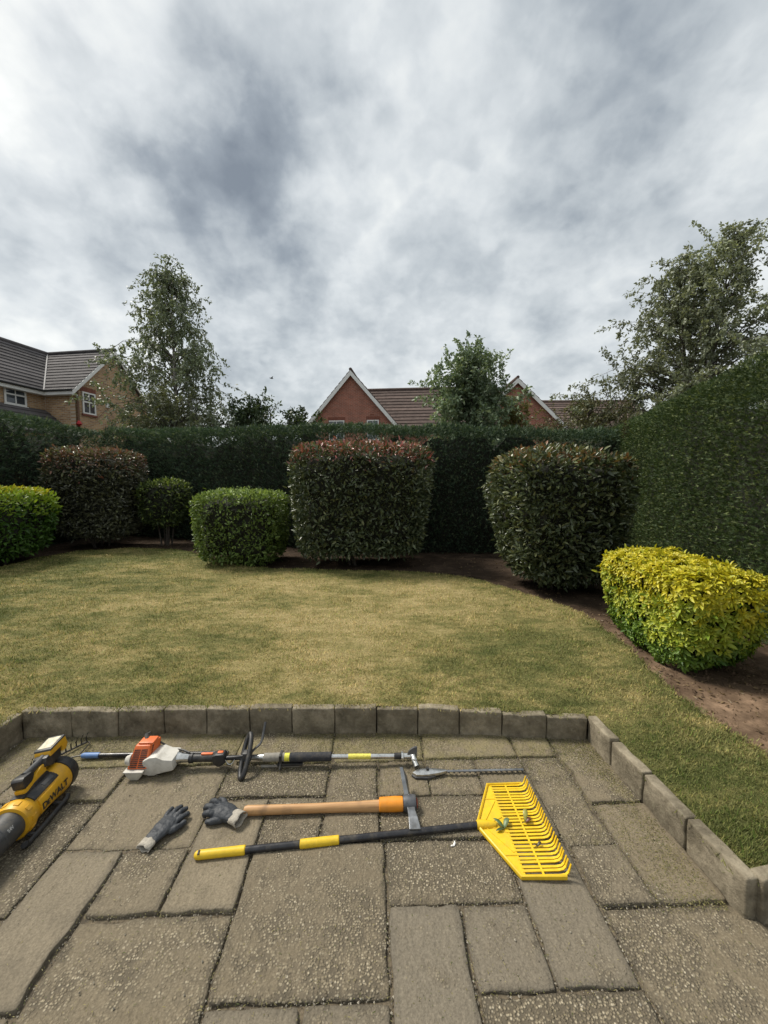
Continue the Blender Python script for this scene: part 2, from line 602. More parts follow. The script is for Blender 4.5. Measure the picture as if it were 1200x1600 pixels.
def mat_slab(name='paving_slab'):
    """worn cast paving: smooth riven skin where object colour R is low, exposed pale aggregate where it is high"""
    m, t, b = principled(name)
    L = t.links.new
    oi = N(t, 'ShaderNodeObjectInfo')
    sp = N(t, 'ShaderNodeSeparateColor')
    L(oi.outputs['Color'], sp.inputs[0])
    g = N(t, 'ShaderNodeNewGeometry')
    pos = g.outputs['Position']
    # each slab shifts its own patterns
    off = N(t, 'ShaderNodeCombineXYZ')
    L(mth(t, 'MULTIPLY', oi.outputs['Random'], 37.0), off.inputs[2])
    va = N(t, 'ShaderNodeVectorMath', operation='ADD')
    L(pos, va.inputs[0])
    L(off.outputs[0], va.inputs[1])
    P = va.outputs[0]

    def nz(scale, detail=5, rough=0.6, src=None):
        n = N(t, 'ShaderNodeTexNoise')
        n.inputs['Scale'].default_value = scale
        n.inputs['Detail'].default_value = detail
        n.inputs['Roughness'].default_value = rough
        L(src or P, n.inputs['Vector'])
        return n.outputs[0]
    big = nz(3.2, 6, 0.65)
    mid = nz(13, 7, 0.7)
    fine = nz(120, 4, 0.7)
    tone = ramp(t, mth(t, 'ADD', mth(t, 'MULTIPLY', big, 0.6), mth(t, 'MULTIPLY', mid, 0.4)),
                [(0.34, (0.138, 0.112, 0.074)), (0.52, (0.225, 0.185, 0.124)), (0.68, (0.320, 0.266, 0.180))])
    grey = mix(t, sp.outputs['Green'], tone, (0.172, 0.150, 0.115))
    fin = ramp(t, fine, [(0.28, (0.66, 0.66, 0.66)), (0.72, (1.25, 1.25, 1.25))])
    skin = mix(t, 1.0, grey, fin, 'MULTIPLY')
    # aggregate stones
    vo = N(t, 'ShaderNodeTexVoronoi')
    vo.inputs['Scale'].default_value = 105
    vo.inputs['Randomness'].default_value = 1.0
    L(P, vo.inputs['Vector'])
    stone = ramp(t, vo.outputs['Color'], [(0.0, (0.11, 0.090, 0.060)), (0.50, (0.225, 0.188, 0.128)), (0.76, (0.345, 0.295, 0.205)), (0.94, (0.48, 0.42, 0.31))])
    dst = ramp(t, vo.outputs['Distance'], [(0.30, (1, 1, 1)), (0.62, (0, 0, 0))])
    vo2 = N(t, 'ShaderNodeTexVoronoi')
    vo2.inputs['Scale'].default_value = 44
    L(P, vo2.inputs['Vector'])
    bigst = mix(t, 1.0, ramp(t, vo2.outputs['Color'], [(0.82, (0, 0, 0)), (0.9, (1, 1, 1))]),
                ramp(t, vo2.outputs['Distance'], [(0.16, (1, 1, 1)), (0.26, (0, 0, 0))]), 'MULTIPLY')
    agg = mix(t, dst, (0.105, 0.088, 0.062), stone)
    agg = mix(t, bigst, agg, (0.42, 0.37, 0.28))
    # where the skin has worn off
    wear = mth(t, 'ADD', mth(t, 'MULTIPLY', mth(t, 'SUBTRACT', mth(t, 'ADD', mth(t, 'MULTIPLY', big, 0.5), mth(t, 'MULTIPLY', mid, 0.5)), 0.5), 3.4), mth(t, 'ADD', sp.outputs['Red'], 0.06), clamp=True)
    wearf = ramp(t, wear, [(0.30, (0.10, 0.10, 0.10)), (0.72, (0.95, 0.95, 0.95))])
    c = mix(t, wearf, skin, agg)
    # grime along the arrises: irregular, wider on the smooth slabs
    ed = N(t, 'ShaderNodeAttribute', attribute_name='edge')
    gm_ = mth(t, 'SUBTRACT', mth(t, 'ADD', mth(t, 'MULTIPLY', mid, 0.070), mth(t, 'MULTIPLY', big, 0.04)), mth(t, 'ADD', ed.outputs['Fac'], 0.022))
    grime = ramp(t, mth(t, 'MULTIPLY', gm_, 20.0), [(0.0, (0, 0, 0)), (1.0, (0.75, 0.75, 0.75))])
    c = mix(t, grime, c, mix(t, 1.0, c, (0.50, 0.52, 0.56), 'MULTIPLY'))
    # green-yellow dust of clippings and algae towards the kerbs
    L2 = nz(7, 6, 0.7)
    al = ramp(t, mth(t, 'ADD', mth(t, 'MULTIPLY', mth(t, 'SUBTRACT', L2, 0.5), 1.6), sp.outputs['Blue']), [(0.42, (0, 0, 0)), (0.85, (0.66, 0.66, 0.66))])
    c = mix(t, al, c, mix(t, fin, (0.12, 0.105, 0.048), (0.25, 0.215, 0.10)))
    L(c, b.inputs['Base Color'])
    b.inputs['Roughness'].default_value = 0.86
    b.inputs['Specular IOR Level'].default_value = 0.22
    # relief: riven ripples on the skin, pebbles on the aggregate
    hgt = mth(t, 'ADD', mth(t, 'MULTIPLY', mid, 1.6), mth(t, 'MULTIPLY', fine, 0.35))
    wv = N(t, 'ShaderNodeTexWave')
    wv.inputs['Scale'].default_value = 9
    wv.inputs['Distortion'].default_value = 9
    wv.inputs['Detail'].default_value = 4
    wv.inputs['Detail Scale'].default_value = 1.6
    L(P, wv.inputs['Vector'])
    hgt = mth(t, 'ADD', hgt, mth(t, 'MULTIPLY', wv.outputs['Fac'], 0.14))
    sep = N(t, 'ShaderNodeSeparateColor')
    L(wearf, sep.inputs[0])
    sd_ = N(t, 'ShaderNodeSeparateColor')
    L(dst, sd_.inputs[0])
    hgt = mth(t, 'ADD', hgt, mth(t, 'MULTIPLY', mth(t, 'MULTIPLY', sd_.outputs[0], sep.outputs[0]), 0.55))
    bp = N(t, 'ShaderNodeBump')
    bp.inputs['Strength'].default_value = 0.85
    bp.inputs['Distance'].default_value = 0.009
    L(hgt, bp.inputs['Height'])
    L(bp.outputs[0], b.inputs['Normal'])
    return m


def mat_concrete():
    m, t, b = principled('kerb_concrete')
    L = t.links.new
    oi = N(t, 'ShaderNodeObjectInfo')
    g = N(t, 'ShaderNodeNewGeometry')
    n = N(t, 'ShaderNodeTexNoise')
    n.inputs['Scale'].default_value = 7
    n.inputs['Detail'].default_value = 9
    n.inputs['Roughness'].default_value = 0.72
    L(g.outputs['Position'], n.inputs['Vector'])
    c = ramp(t, n.outputs[0], [(0.30, (0.085, 0.072, 0.050)), (0.5, (0.190, 0.162, 0.115)), (0.68, (0.325, 0.28, 0.205))])
    k = mth(t, 'ADD', mth(t, 'MULTIPLY', oi.outputs['Random'], 0.34), 0.82)
    cc = N(t, 'ShaderNodeCombineColor')
    for i in range(3):
        L(k, cc.inputs[i])
    c = mix(t, 1.0, c, cc.outputs[0], 'MULTIPLY')
    # lichen and pale scuffs on top edges
    n2 = N(t, 'ShaderNodeTexNoise')
    n2.inputs['Scale'].default_value = 26
    n2.inputs['Detail'].default_value = 6
    L(g.outputs['Position'], n2.inputs['Vector'])
    f = ramp(t, n2.outputs[0], [(0.56, (0, 0, 0)), (0.72, (0.5, 0.5, 0.5))])
    c = mix(t, f, c, (0.30, 0.27, 0.19))
    L(c, b.inputs['Base Color'])
    b.inputs['Roughness'].default_value = 0.9
    b.inputs['Specular IOR Level'].default_value = 0.2
    h = mth(t, 'ADD', n.outputs[0], mth(t, 'MULTIPLY', n2.outputs[0], 0.3))
    bp = N(t, 'ShaderNodeBump')
    bp.inputs['Strength'].default_value = 0.9
    bp.inputs['Distance'].default_value = 0.02
    L(h, bp.inputs['Height'])
    L(bp.outputs[0], b.inputs['Normal'])
    return m


def mat_brick(name, c1, c2, mortar, soot=0.2):
    m, t, b = principled(name)
    L = t.links.new
    uv = N(t, 'ShaderNodeUVMap')
    br = N(t, 'ShaderNodeTexBrick')
    br.offset = 0.5
    br.inputs['Color1'].default_value = (*c1, 1)
    br.inputs['Color2'].default_value = (*c2, 1)
    br.inputs['Mortar'].default_value = (*mortar, 1)
    br.inputs['Scale'].default_value = 1.0
    br.inputs['Mortar Size'].default_value = 0.012
    br.inputs['Mortar Smooth'].default_value = 0.1
    br.inputs['Brick Width'].default_value = 0.225
    br.inputs['Row Height'].default_value = 0.075
    L(uv.outputs[0], br.inputs['Vector'])
    n = N(t, 'ShaderNodeTexNoise')
    n.inputs['Scale'].default_value = 2.3
    n.inputs['Detail'].default_value = 8
    n.inputs['Roughness'].default_value = 0.7
    L(uv.outputs[0], n.inputs['Vector'])
    f = ramp(t, n.outputs[0], [(0.3, (1 - soot, 1 - soot, 1 - soot)), (0.7, (1.1, 1.1, 1.1))])
    c = mix(t, 1.0, br.outputs['Color'], f, 'MULTIPLY')
    L(c, b.inputs['Base Color'])
    b.inputs['Roughness'].default_value = 0.9
    bp = N(t, 'ShaderNodeBump')
    bp.inputs['Strength'].default_value = 0.6
    bp.inputs['Distance'].default_value = 0.01
    bp.invert = True
    L(br.outputs['Fac'], bp.inputs['Height'])
    L(bp.outputs[0], b.inputs['Normal'])
    return m


M_TURF = mat_lawn()
M_BLADE = mat_blade()
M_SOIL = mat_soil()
M_SLAB = mat_slab()
M_KERB = mat_concrete()
M_BUFF = mat_brick('buff_brick', (0.54, 0.335, 0.165), (0.30, 0.165, 0.08), (0.46, 0.39, 0.30))
M_RED = mat_brick('red_brick', (0.42, 0.140, 0.088), (0.27, 0.090, 0.058), (0.36, 0.24, 0.19))
M_SOLDIER = plain('soldier_brick', (0.20, 0.075, 0.05), 0.9, var=0.3, scale=12)


def mat_tile(name, c0, c1, lich):
    m, t, b = principled(name)
    L = t.links.new
    oi = N(t, 'ShaderNodeObjectInfo')
    tc = N(t, 'ShaderNodeTexCoord')
    n = N(t, 'ShaderNodeTexNoise')
    n.inputs['Scale'].default_value = 3.5
    n.inputs['Detail'].default_value = 8
    n.inputs['Roughness'].default_value = 0.75
    L(tc.outputs['Object'], n.inputs['Vector'])
    f = mth(t, 'ADD', mth(t, 'MULTIPLY', n.outputs[0], 0.7), mth(t, 'MULTIPLY', oi.outputs['Random'], 0.3))
    c = ramp(t, f, [(0.32, c0), (0.68, c1)])
    n2 = N(t, 'ShaderNodeTexNoise')
    n2.inputs['Scale'].default_value = 9
    n2.inputs['Detail'].default_value = 6
    L(tc.outputs['Object'], n2.inputs['Vector'])
    c = mix(t, ramp(t, n2.outputs[0], [(0.58, (0, 0, 0)), (0.74, (0.55, 0.55, 0.55))]), c, lich)
    L(c, b.inputs['Base Color'])
    b.inputs['Roughness'].default_value = 0.85
    b.inputs['Specular IOR Level'].default_value = 0.25
    return m


M_TILE = mat_tile('dark_roof_tile', (0.050, 0.046, 0.048), (0.120, 0.110, 0.112), (0.16, 0.155, 0.14))
M_TILE_R = mat_tile('brown_roof_tile', (0.075, 0.054, 0.047), (0.165, 0.118, 0.102), (0.19, 0.175, 0.14))
M_WHITE = plain('white_upvc', (0.74, 0.74, 0.72), 0.45, var=0.06, scale=4)
M_GLASS = plain('window_glass', (0.035, 0.045, 0.055), 0.06, spec=0.9, var=0.2, scale=2)

# ------------------------------------------------------------------ ground, soil, lawn
def grid_sheet(name, x0, x1, y0, y1, step, zfun, keep, mat):
    nx, ny = int((x1 - x0) / step) + 1, int((y1 - y0) / step) + 1
    xs, ys = np.linspace(x0, x1, nx), np.linspace(y0, y1, ny)
    X, Y = np.meshgrid(xs, ys)
    P = np.stack([X.ravel(), Y.ravel(), np.zeros(X.size)], 1)
    P[:, 2] = zfun(P)
    idx = np.arange(X.size).reshape(ny, nx)
    q = np.stack([idx[:-1, :-1], idx[:-1, 1:], idx[1:, 1:], idx[1:, :-1]], -1).reshape(-1, 4)
    c = P[q].mean(1)
    q = q[keep(c)]
    me = bpy.data.meshes.new(name)
    me.from_pydata(P.tolist(), [], q.tolist())
    bm = bmesh.new()
    bm.from_mesh(me)
    bmesh.ops.delete(bm, geom=[v for v in bm.verts if not v.link_faces], context='VERTS')
    bm.to_mesh(me)
    bm.free()
    me.polygons.foreach_set('use_smooth', [True] * len(me.polygons))
    return tag(link(name, me, mat), kind='structure')


gm = MB().add([(-900, -900, -0.14), (900, -900, -0.14), (900, 900, -0.14), (-900, 900, -0.14)], [(0, 1, 2, 3)])
tag(gm.build('ground', plain('rough_ground', (0.105, 0.092, 0.065), 0.95, var=0.4, scale=6, bump=.6, bscale=40)), kind='structure')

LAWN_Z = 0.18
LAWN_EDGE = [(-6.55, 2.0), (-6.7, 4.2), (-6.75, 6.0), (-6.82, 7.47), (-6.9, 8.4), (-6.6, 9.25), (-5.8, 9.55), (-5.0, 9.5), (-4.3, 9.25), (-3.79, 8.75), (-3.2, 8.1), (-2.57, 7.6),
             (-1.72, 7.22), (-1.12, 7.12), (-0.2, 7.0), (0.69, 6.88), (1.2, 6.66), (1.70, 6.28), (2.06, 5.62), (2.36, 5.08), (2.54, 4.6), (2.5, 3.87), (2.38, 3.23), (2.31, 2.79),
             (2.30, 2.55), (2.33, 2.34), (2.34, 2.0), (2.36, 1.46)]


def smooth_line(pts, n=6, closed=False):
    out = []
    m = len(pts)
    for i in range(m - 1):
        p0, p1, p2, p3 = pts[max(i - 1, 0)], pts[i], pts[i + 1], pts[min(i + 2, m - 1)]
        for k in range(n):
            u = k / n
            out.append(tuple(0.5 * ((2 * b) + (-a + c) * u + (2 * a - 5 * b + 4 * c - d) * u * u + (-a + 3 * b - 3 * c + d) * u ** 3)
                             for a, b, c, d in zip(p0, p1, p2, p3)))
    out.append(tuple(pts[-1]))
    return out


edge = smooth_line(LAWN_EDGE, 8)
edge = [(x + 0.025 * math.sin(i * 1.7) + random.uniform(-.018, .018), y + random.uniform(-.02, .02)) for i, (x, y) in enumerate(edge)]
# line of the patio kerb (front face), left kerb, back kerb, right kerb
KERB_BACK = [(-2.400, 2.70), (-1.24, 2.687), (0.094, 2.655), (0.80, 2.60), (1.475, 2.53)]
KT = 0.062
lawn_poly = edge + [(1.52, 1.45), (1.52, 2.56), (0.8, 2.635), (0.094, 2.69), (-1.24, 2.722), (-2.42, 2.735), (-2.42, 0.6), (-6.4, 0.6)]


def in_poly(P, poly):
    x, y = P[:, 0], P[:, 1]
    ins = np.zeros(len(P), bool)
    n = len(poly)
    for i in range(n):
        x1, y1 = poly[i]
        x2, y2 = poly[(i + 1) % n]
        c = ((y1 > y) != (y2 > y)) & (x < (x2 - x1) * (y - y1) / (y2 - y1 + 1e-12) + x1)
        ins ^= c
    return ins


def lawn_h(P):
    return LAWN_Z - 0.034 * np.clip((P[:, 0] - .5) / 1.0, 0, 1) * np.clip((3.4 - P[:, 1]) / .9, 0, 1) + 0.006 * snoise(np.c_[P[:, :2], np.zeros(len(P))], 2.2, 5, 3)


def fill_poly(name, poly, zf, mat):
    bm = bmesh.new()
    vs_ = [bm.verts.new((p[0], p[1], 0)) for p in poly]
    f = bm.faces.new(vs_)
    bmesh.ops.triangulate(bm, faces=[f])
    for _ in range(5):
        es = [e for e in bm.edges if e.calc_length() > 0.35]
        if es:
            bmesh.ops.subdivide_edges(bm, edges=es, cuts=1)
            bmesh.ops.triangulate(bm, faces=[q for q in bm.faces if len(q.verts) > 3])
    P = np.array([v.co[:] for v in bm.verts])
    Z = zf(P)
    for v, z in zip(bm.verts, Z):
        v.co.z = z
    bmesh.ops.recalc_face_normals(bm, faces=bm.faces)
    me = bpy.data.meshes.new(name)
    bm.to_mesh(me)
    bm.free()
    if me.polygons[0].normal.z < 0:
        me.flip_normals()
    return tag(link(name, me, mat), kind='structure')


fill_poly('lawn', lawn_poly, lawn_h, M_TURF)


def soil_keep(c):
    x, y = c[:, 0], c[:, 1]
    patio = (x > -2.52) & (x < 1.62) & (y < 2.86)
    right = (x >= 1.50) & (y < 1.58)
    return ~(patio | right)


def soil_z(P):
    q = np.c_[P[:, :2], np.zeros(len(P))]
    return 0.135 - 0.045 * np.clip((P[:, 0] - .5) / .9, 0, 1) * np.clip((3.5 - P[:, 1]) / .9, 0, 1) * np.clip((2.5 - P[:, 0]) / .5, 0, 1) + 0.014 * snoise(q, 5, 11, 3) + 0.008 * snoise(q, 23, 12, 2)


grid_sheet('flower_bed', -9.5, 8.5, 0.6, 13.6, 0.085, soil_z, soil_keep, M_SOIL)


# grass blades on the lawn
def grass():
    n = 330000
    u = rng.random(n)
    Y = 1.5 * (10.0 / 1.5) ** u
    X = (rng.random(n) * 2 - 1) * (Y * 1.12 + 0.5)
    P = np.c_[X, Y, np.zeros(n)]
    k = in_poly(P, lawn_poly)
    P = P[k]
    # fringe hanging over the kerb and along the bed edge
    fr = []
    for a, b in list(zip(lawn_poly[:-1], lawn_poly[1:])):
        L_ = math.hypot(b[0] - a[0], b[1] - a[1])
        m = int(L_ * 420)
        if m:
            s = rng.random(m)
            q = np.c_[a[0] + (b[0] - a[0]) * s, a[1] + (b[1] - a[1]) * s] + rng.normal(0, 0.020, (m, 2))
            fr.append(np.c_[q, np.zeros(m)])
    P = np.vstack([P] + fr)
    n = len(P)
    P[:, 2] = lawn_h(P) - 0.004
    dist = np.hypot(P[:, 0], P[:, 1])
    az = rng.random(n) * 6.283
    up = 0.25 + 0.9 * rng.random(n)
    D = np.c_[np.cos(az), np.sin(az), up]
    Nn = np.c_[-np.cos(az) * 0.8, -np.sin(az) * 0.8, np.ones(n)]
    tuft = np.clip(1 + 0.45 * snoise(P, 9, 61, 3), .5, 1.8)
    Ln = (0.013 + 0.019 * rng.random(n)) * (0.9 + 0.05 * dist) * tuft
    Wd = (0.0022 + 0.0016 * rng.random(n)) * (0.7 + 0.30 * dist)
    b = (0.72 + 0.75 * rng.random(n))[:, None]
    tint = np.ones((n, 3)) * b
    pale = rng.random(n) < 0.22
    tint[pale] *= np.array([1.45, 1.32, 1.25])
    green = rng.random(n) < 0.16
    tint[green] *= np.array([0.62, 0.86, 0.5])
    me = leaves_mesh('grass', P, D, Nn, Ln, Wd, tint, BLADE)
    o = link('grass', me, M_BLADE)
    tag(o, 'short dry straw-green lawn grass between kerb and shrubs', 'grass', kind='stuff')


grass()

# ------------------------------------------------------------------ patio
patio = tag(MB().box((-2.6, -3.0, -0.12), (1.60, 2.70, -0.0135)).build('patio', plain('joint_sand', (0.105, 0.084, 0.055), 0.95, var=0.6, scale=45, bump=1.0, bscale=120)), kind='structure')

SLABS = [  # x0 x1 y0 y1 | exposed aggregate, greyness, algae
    (-2.37, -2.08, 2.11, 2.73, .45, .2, .50), (-2.37, -2.08, 1.515, 2.11, .5, .2, .30),
    (-2.08, -1.467, 2.38, 2.73, .45, .1, .62), (-2.08, -1.467, 2.11, 2.38, .40, .2, .40), (-2.08, -1.467, 1.515, 2.11, .62, .35, .16),
    (-2.37, -1.467, .92, 1.515, .55, .3, .1),
    (-1.467, -1.168, 1.22, 1.815, .06, .45, .0), (-1.467, -.865, 1.815, 2.38, .28, .15, .22), (-1.168, -.865, 1.515, 1.815, .44, .2, .1),
    (-.865, -.557, 1.515, 2.11, .02, .25, .12), (-1.168, -.557, .92, 1.515, .46, .1, .02),
    (-.865, -.25, 2.11, 2.38, .95, .2, .12), (-.557, -.25, 1.815, 2.11, .55, .2, .1), (-.25, .045, 1.815, 2.38, .55, .15, .2),
    (-.557, .068, 1.22, 1.815, .56, .05, .02), (.068, .648, 1.515, 1.815, .70, .2, .0),
    (.045, .34, 2.09, 2.38, .40, .1, .3), (.34, .648, 2.09, 2.38, .42, .1, .36), (.045, .648, 1.815, 2.09, .66, .1, .15),
    (.648, .945, 1.22, 1.80, .22, .75, .0), (.648, .945, 1.80, 2.38, .50, .1, .35),
    (.945, 1.20, 1.48, 1.765, .50, .35, .15), (.945, 1.20, 1.765, 2.38, .48, .05, .36),
    (1.20, 1.50, 1.48, 2.0, .34, .0, .20), (1.20, 1.50, 2.0, 2.62, .40, .0, .36),
    (.945, 1.56, .90, 1.48, .52, .0, .0), (.068, .365, .92, 1.515, .08, .85, .0), (.365, .648, 1.22, 1.515, .28, .8, .0),
    (.365, .945, .90, 1.22, 1.0, .2, .0), (-.557, -.235, .92, 1.22, .18, .7, .05), (-.235, .068, .92, 1.22, .34, .7, .0),
    (-1.467, -1.168, .92, 1.22, .4, .3, .0),
    (-1.467, -.865, 2.38, 2.72, .40, .1, .60), (-.865, -.25, 2.38, 2.71, .5, .1, .56), (-.25, .34, 2.38, 2.69, .45, .05, .62),
    (.34, .945, 2.38, 2.66, .42, .0, .62), (.945, 1.20, 2.38, 2.62, .40, .0, .5),
]
# the rest of the patio, towards and behind the photographer
yy = 0.92
for row, (a, b) in enumerate([(0.32, 0.91), (-0.28, 0.32), (-0.88, -0.28), (-1.48, -0.88), (-2.4, -1.48)]):
    xx = -2.37
    ws = [0.6, 0.3, 0.9, 0.6, 0.6, 0.93] if row % 2 else [0.9, 0.6, 0.3, 0.6, 0.6, 0.93]
    for w in ws:
        SLABS.append((xx, xx + w, a, b - (0.005 if row == 0 else 0), random.uniform(.2, .7), random.uniform(0, .5), 0.0))
        xx += w


def slab(x0, x1, y0, y1, agg, gry, alg, i):
    r_ = np.random.default_rng(100 + i)
    g_ = 0.0040
    lx, ly = x1 - x0 - 2 * g_, y1 - y0 - 2 * g_
    cx, cy = (x0 + x1) / 2, (y0 + y1) / 2
    st = 0.024
    nx, ny = max(int(lx / st), 4), max(int(ly / st), 4)
    # outline points, wandering edges, knocked-off corners
    us = np.concatenate(([0, 0.006 / lx], np.linspace(0, 1, nx + 1)[1:-1], [1 - 0.006 / lx, 1]))
    vs_ = np.concatenate(([0, 0.006 / ly], np.linspace(0, 1, ny + 1)[1:-1], [1 - 0.006 / ly, 1]))
    U, V = np.meshgrid(us, vs_)
    X, Y = (U - .5) * lx, (V - .5) * ly
    W = np.stack([X.ravel() + cx, Y.ravel() + cy, np.full(X.size, i * 1.3)], 1)
    ex = np.minimum(U, 1 - U) * lx
    ey = np.minimum(V, 1 - V) * ly
    e = np.minimum(ex, ey)
    nzx = snoise(W, 20, 200 + i, 4).reshape(X.shape)
    nzy = snoise(W, 20, 300 + i, 4).reshape(X.shape)
    fall = np.exp(-e / 0.02)
    wob = r_.random(2)
    X = X - np.sign(U - .5) * fall * (0.012 * np.abs(nzx) + 0.008 * nzx * wob[0]) * (ex < 0.05)
    Y = Y - np.sign(V - .5) * fall * (0.012 * np.abs(nzy) + 0.008 * nzy * wob[1]) * (ey < 0.05)
    # corner rounding
    cr = np.maximum(0, 0.03 - np.hypot(ex, ey)) / 0.03
    X *= 1 - 0.003 * cr / lx * 2
    Y *= 1 - 0.003 * cr / ly * 2
    Z = 0.0026 * snoise(W, 5.5, 600 + i, 2).reshape(X.shape) + 0.0024 * snoise(W, 13, 400 + i, 3).reshape(X.shape) - 0.0022 * np.exp(-e / 0.003) + 0.0016 * snoise(W, 40, 500 + i, 2).reshape(X.shape)
    tilt = np.clip(r_.normal(0, 0.013, 2), -.013, .013)
    Z = Z + X * tilt[0] + Y * tilt[1] + np.clip(r_.normal(0, 0.0036), -.004, .006)
    h, w = X.shape
    idx = np.arange(h * w).reshape(h, w)
    f = np.stack([idx[:-1, :-1], idx[:-1, 1:], idx[1:, 1:], idx[1:, :-1]], -1).reshape(-1, 4).tolist()
    P = np.stack([X.ravel(), Y.ravel(), Z.ravel()], 1)
    ring = list(idx[0, :]) + list(idx[1:, -1]) + list(idx[-1, -2::-1]) + list(idx[-2:0:-1, 0])
    low = P[ring].copy()
    low[:, 2] = -0.045
    b = len(P)
    P = np.vstack([P, low])
    n = len(ring)
    f += [[int(ring[k]), b + k, b + (k + 1) % n, int(ring[(k + 1) % n])] for k in range(n)]
    me = bpy.data.meshes.new('paving_slab')
    me.from_pydata(P.tolist(), [], f)
    at = me.attributes.new('edge', 'FLOAT', 'POINT')
    at.data.foreach_set('value', np.concatenate([e.ravel(), np.zeros(n)]).astype(np.float32))
    me.polygons.foreach_set('use_smooth', [True] * len(me.polygons))
    me.update()
    o = link('paving_slab', me, M_SLAB, patio)
    o.location = (cx, cy, 0)
    o.color = (agg, gry, alg, 1)


for i, s in enumerate(SLABS):
    slab(*s, i)

# ------------------------------------------------------------------ kerb blocks
kerb = tag(empty('kerb', (-0.4, 2.66, 0)), 'low grey concrete block kerb edging the sunken patio', 'kerb')


def kerb_block(p, q, z1, z2, th, seed, name='kerb_block'):
    """upright block whose front face runs p->q (lawn on the left of that direction)"""
    r_ = np.random.default_rng(seed)
    p, q = Vector((*p, 0)), Vector((*q, 0))
    L_ = (q - p).length
    d = (q - p) / L_
    back = Vector((-d.y, d.x, 0))
    b = bmesh.new()
    bmesh.ops.create_cube(b, size=1)
    zb, zt = -0.10, max(z1, z2)
    for v in b.verts:
        v.co = (v.co.x * (L_ - 0.005), v.co.y * th, zb + (v.co.z + .5) * (zt - zb))
    bmesh.ops.bevel(b, geom=b.edges[:], offset=0.009, segments=3, affect='EDGES', profile=0.5)
    for _ in range(4):
        es = [ed for ed in b.edges if ed.calc_length() > 0.05]
        if not es:
            break
        bmesh.ops.subdivide_edges(b, edges=es, cuts=1, use_grid_fill=True)
    w = np.array([v.co[:] for v in b.verts])
    W = w + np.array([p.x * 3 + seed, p.y, 0])
    top = np.clip((w[:, 2] - zb) / (zt - zb), 0, 1)
    w[:, 2] += top * ((z1 + (z2 - z1) * (w[:, 0] / L_ + .5)) - zt)
    w[:, 1] += 0.0055 * snoise(W, 15, seed, 3) + 0.0025 * snoise(W, 60, seed + 5, 2)
    w[:, 2] += top * 0.005 * snoise(W, 18, seed + 1, 3)
    w[:, 0] += 0.0018 * snoise(W, 30, seed + 2, 2)
    for v, ww in zip(b.verts, w):
        pos = p + d * (L_ / 2 + ww[0]) + back * (th / 2 + ww[1])
        v.co = (pos.x, pos.y, ww[2])
    bmesh.ops.recalc_face_normals(b, faces=b.faces)
    me = bpy.data.meshes.new(name)
    b.to_mesh(me)
    b.free()
    me.polygons.foreach_set('use_smooth', [True] * len(me.polygons))
    o = link(name, me, M_KERB, kerb)
    o.matrix_parent_inverse = kerb.matrix_world.inverted()
    return o


def along(line, s):
    acc = 0
    for a, b in zip(line[:-1], line[1:]):
        L_ = math.hypot(b[0] - a[0], b[1] - a[1])
        if s <= acc + L_ + 1e-9:
            u = (s - acc) / L_
            return (a[0] + (b[0] - a[0]) * u, a[1] + (b[1] - a[1]) * u)
        acc += L_
    return line[-1]


kerb.location = (0, 0, 0)
bpy.context.view_layer.update()
blen = sum(math.hypot(b[0] - a[0], b[1] - a[1]) for a, b in zip(KERB_BACK[:-1], KERB_BACK[1:]))
cuts = [0.0]
for x in (117, 188, 259, 325, 392, 459, 526, 592, 657, 722, 788, 855, 917):
    cuts.append((x - 40) / (917 - 40.0))
for i in range(len(cuts) - 1):
    s0, s1 = cuts[i] * blen, cuts[i + 1] * blen
    jy = random.uniform(-.004, .004)
    a, b = along(KERB_BACK, s0), along(KERB_BACK, s1)
    zz = 0.182 - 0.026 * max(0, (i - 9) / 3.0)
    kerb_block((a[0], a[1] + jy), (b[0], b[1] + jy + random.uniform(-.003, .003)), zz + random.uniform(-.004, .004), zz + random.uniform(-.004, .004), KT, 40 + i)
# right kerb: four blocks running towards the camera, each a little lower or higher than the last
ys = [2.555, 2.285, 2.005, 1.715, 1.415]
for i in range(4):
    kerb_block((1.478 + .004 * i, ys[i] - .004), (1.480 + .006 * i, ys[i + 1] + .004), 0.165 + random.uniform(-.006, .006), 0.168 + random.uniform(-.006, .006), KT, 60 + i)
kerb_block((1.552, 1.405), (1.86, 1.44), 0.178, 0.172, KT, 66)
kerb_block((1.866, 1.441), (2.40, 1.46), 0.17, 0.17, KT, 67)
# left kerb
ys = [0.55, 0.95, 1.37, 1.80, 2.24, 2.702]
for i in range(5):
    kerb_block((-2.385, ys[i] + .003), (-2.381, ys[i + 1] - .003), 0.176 + random.uniform(-.004, .004), 0.18 + random.uniform(-.004, .004), KT, 70 + i)


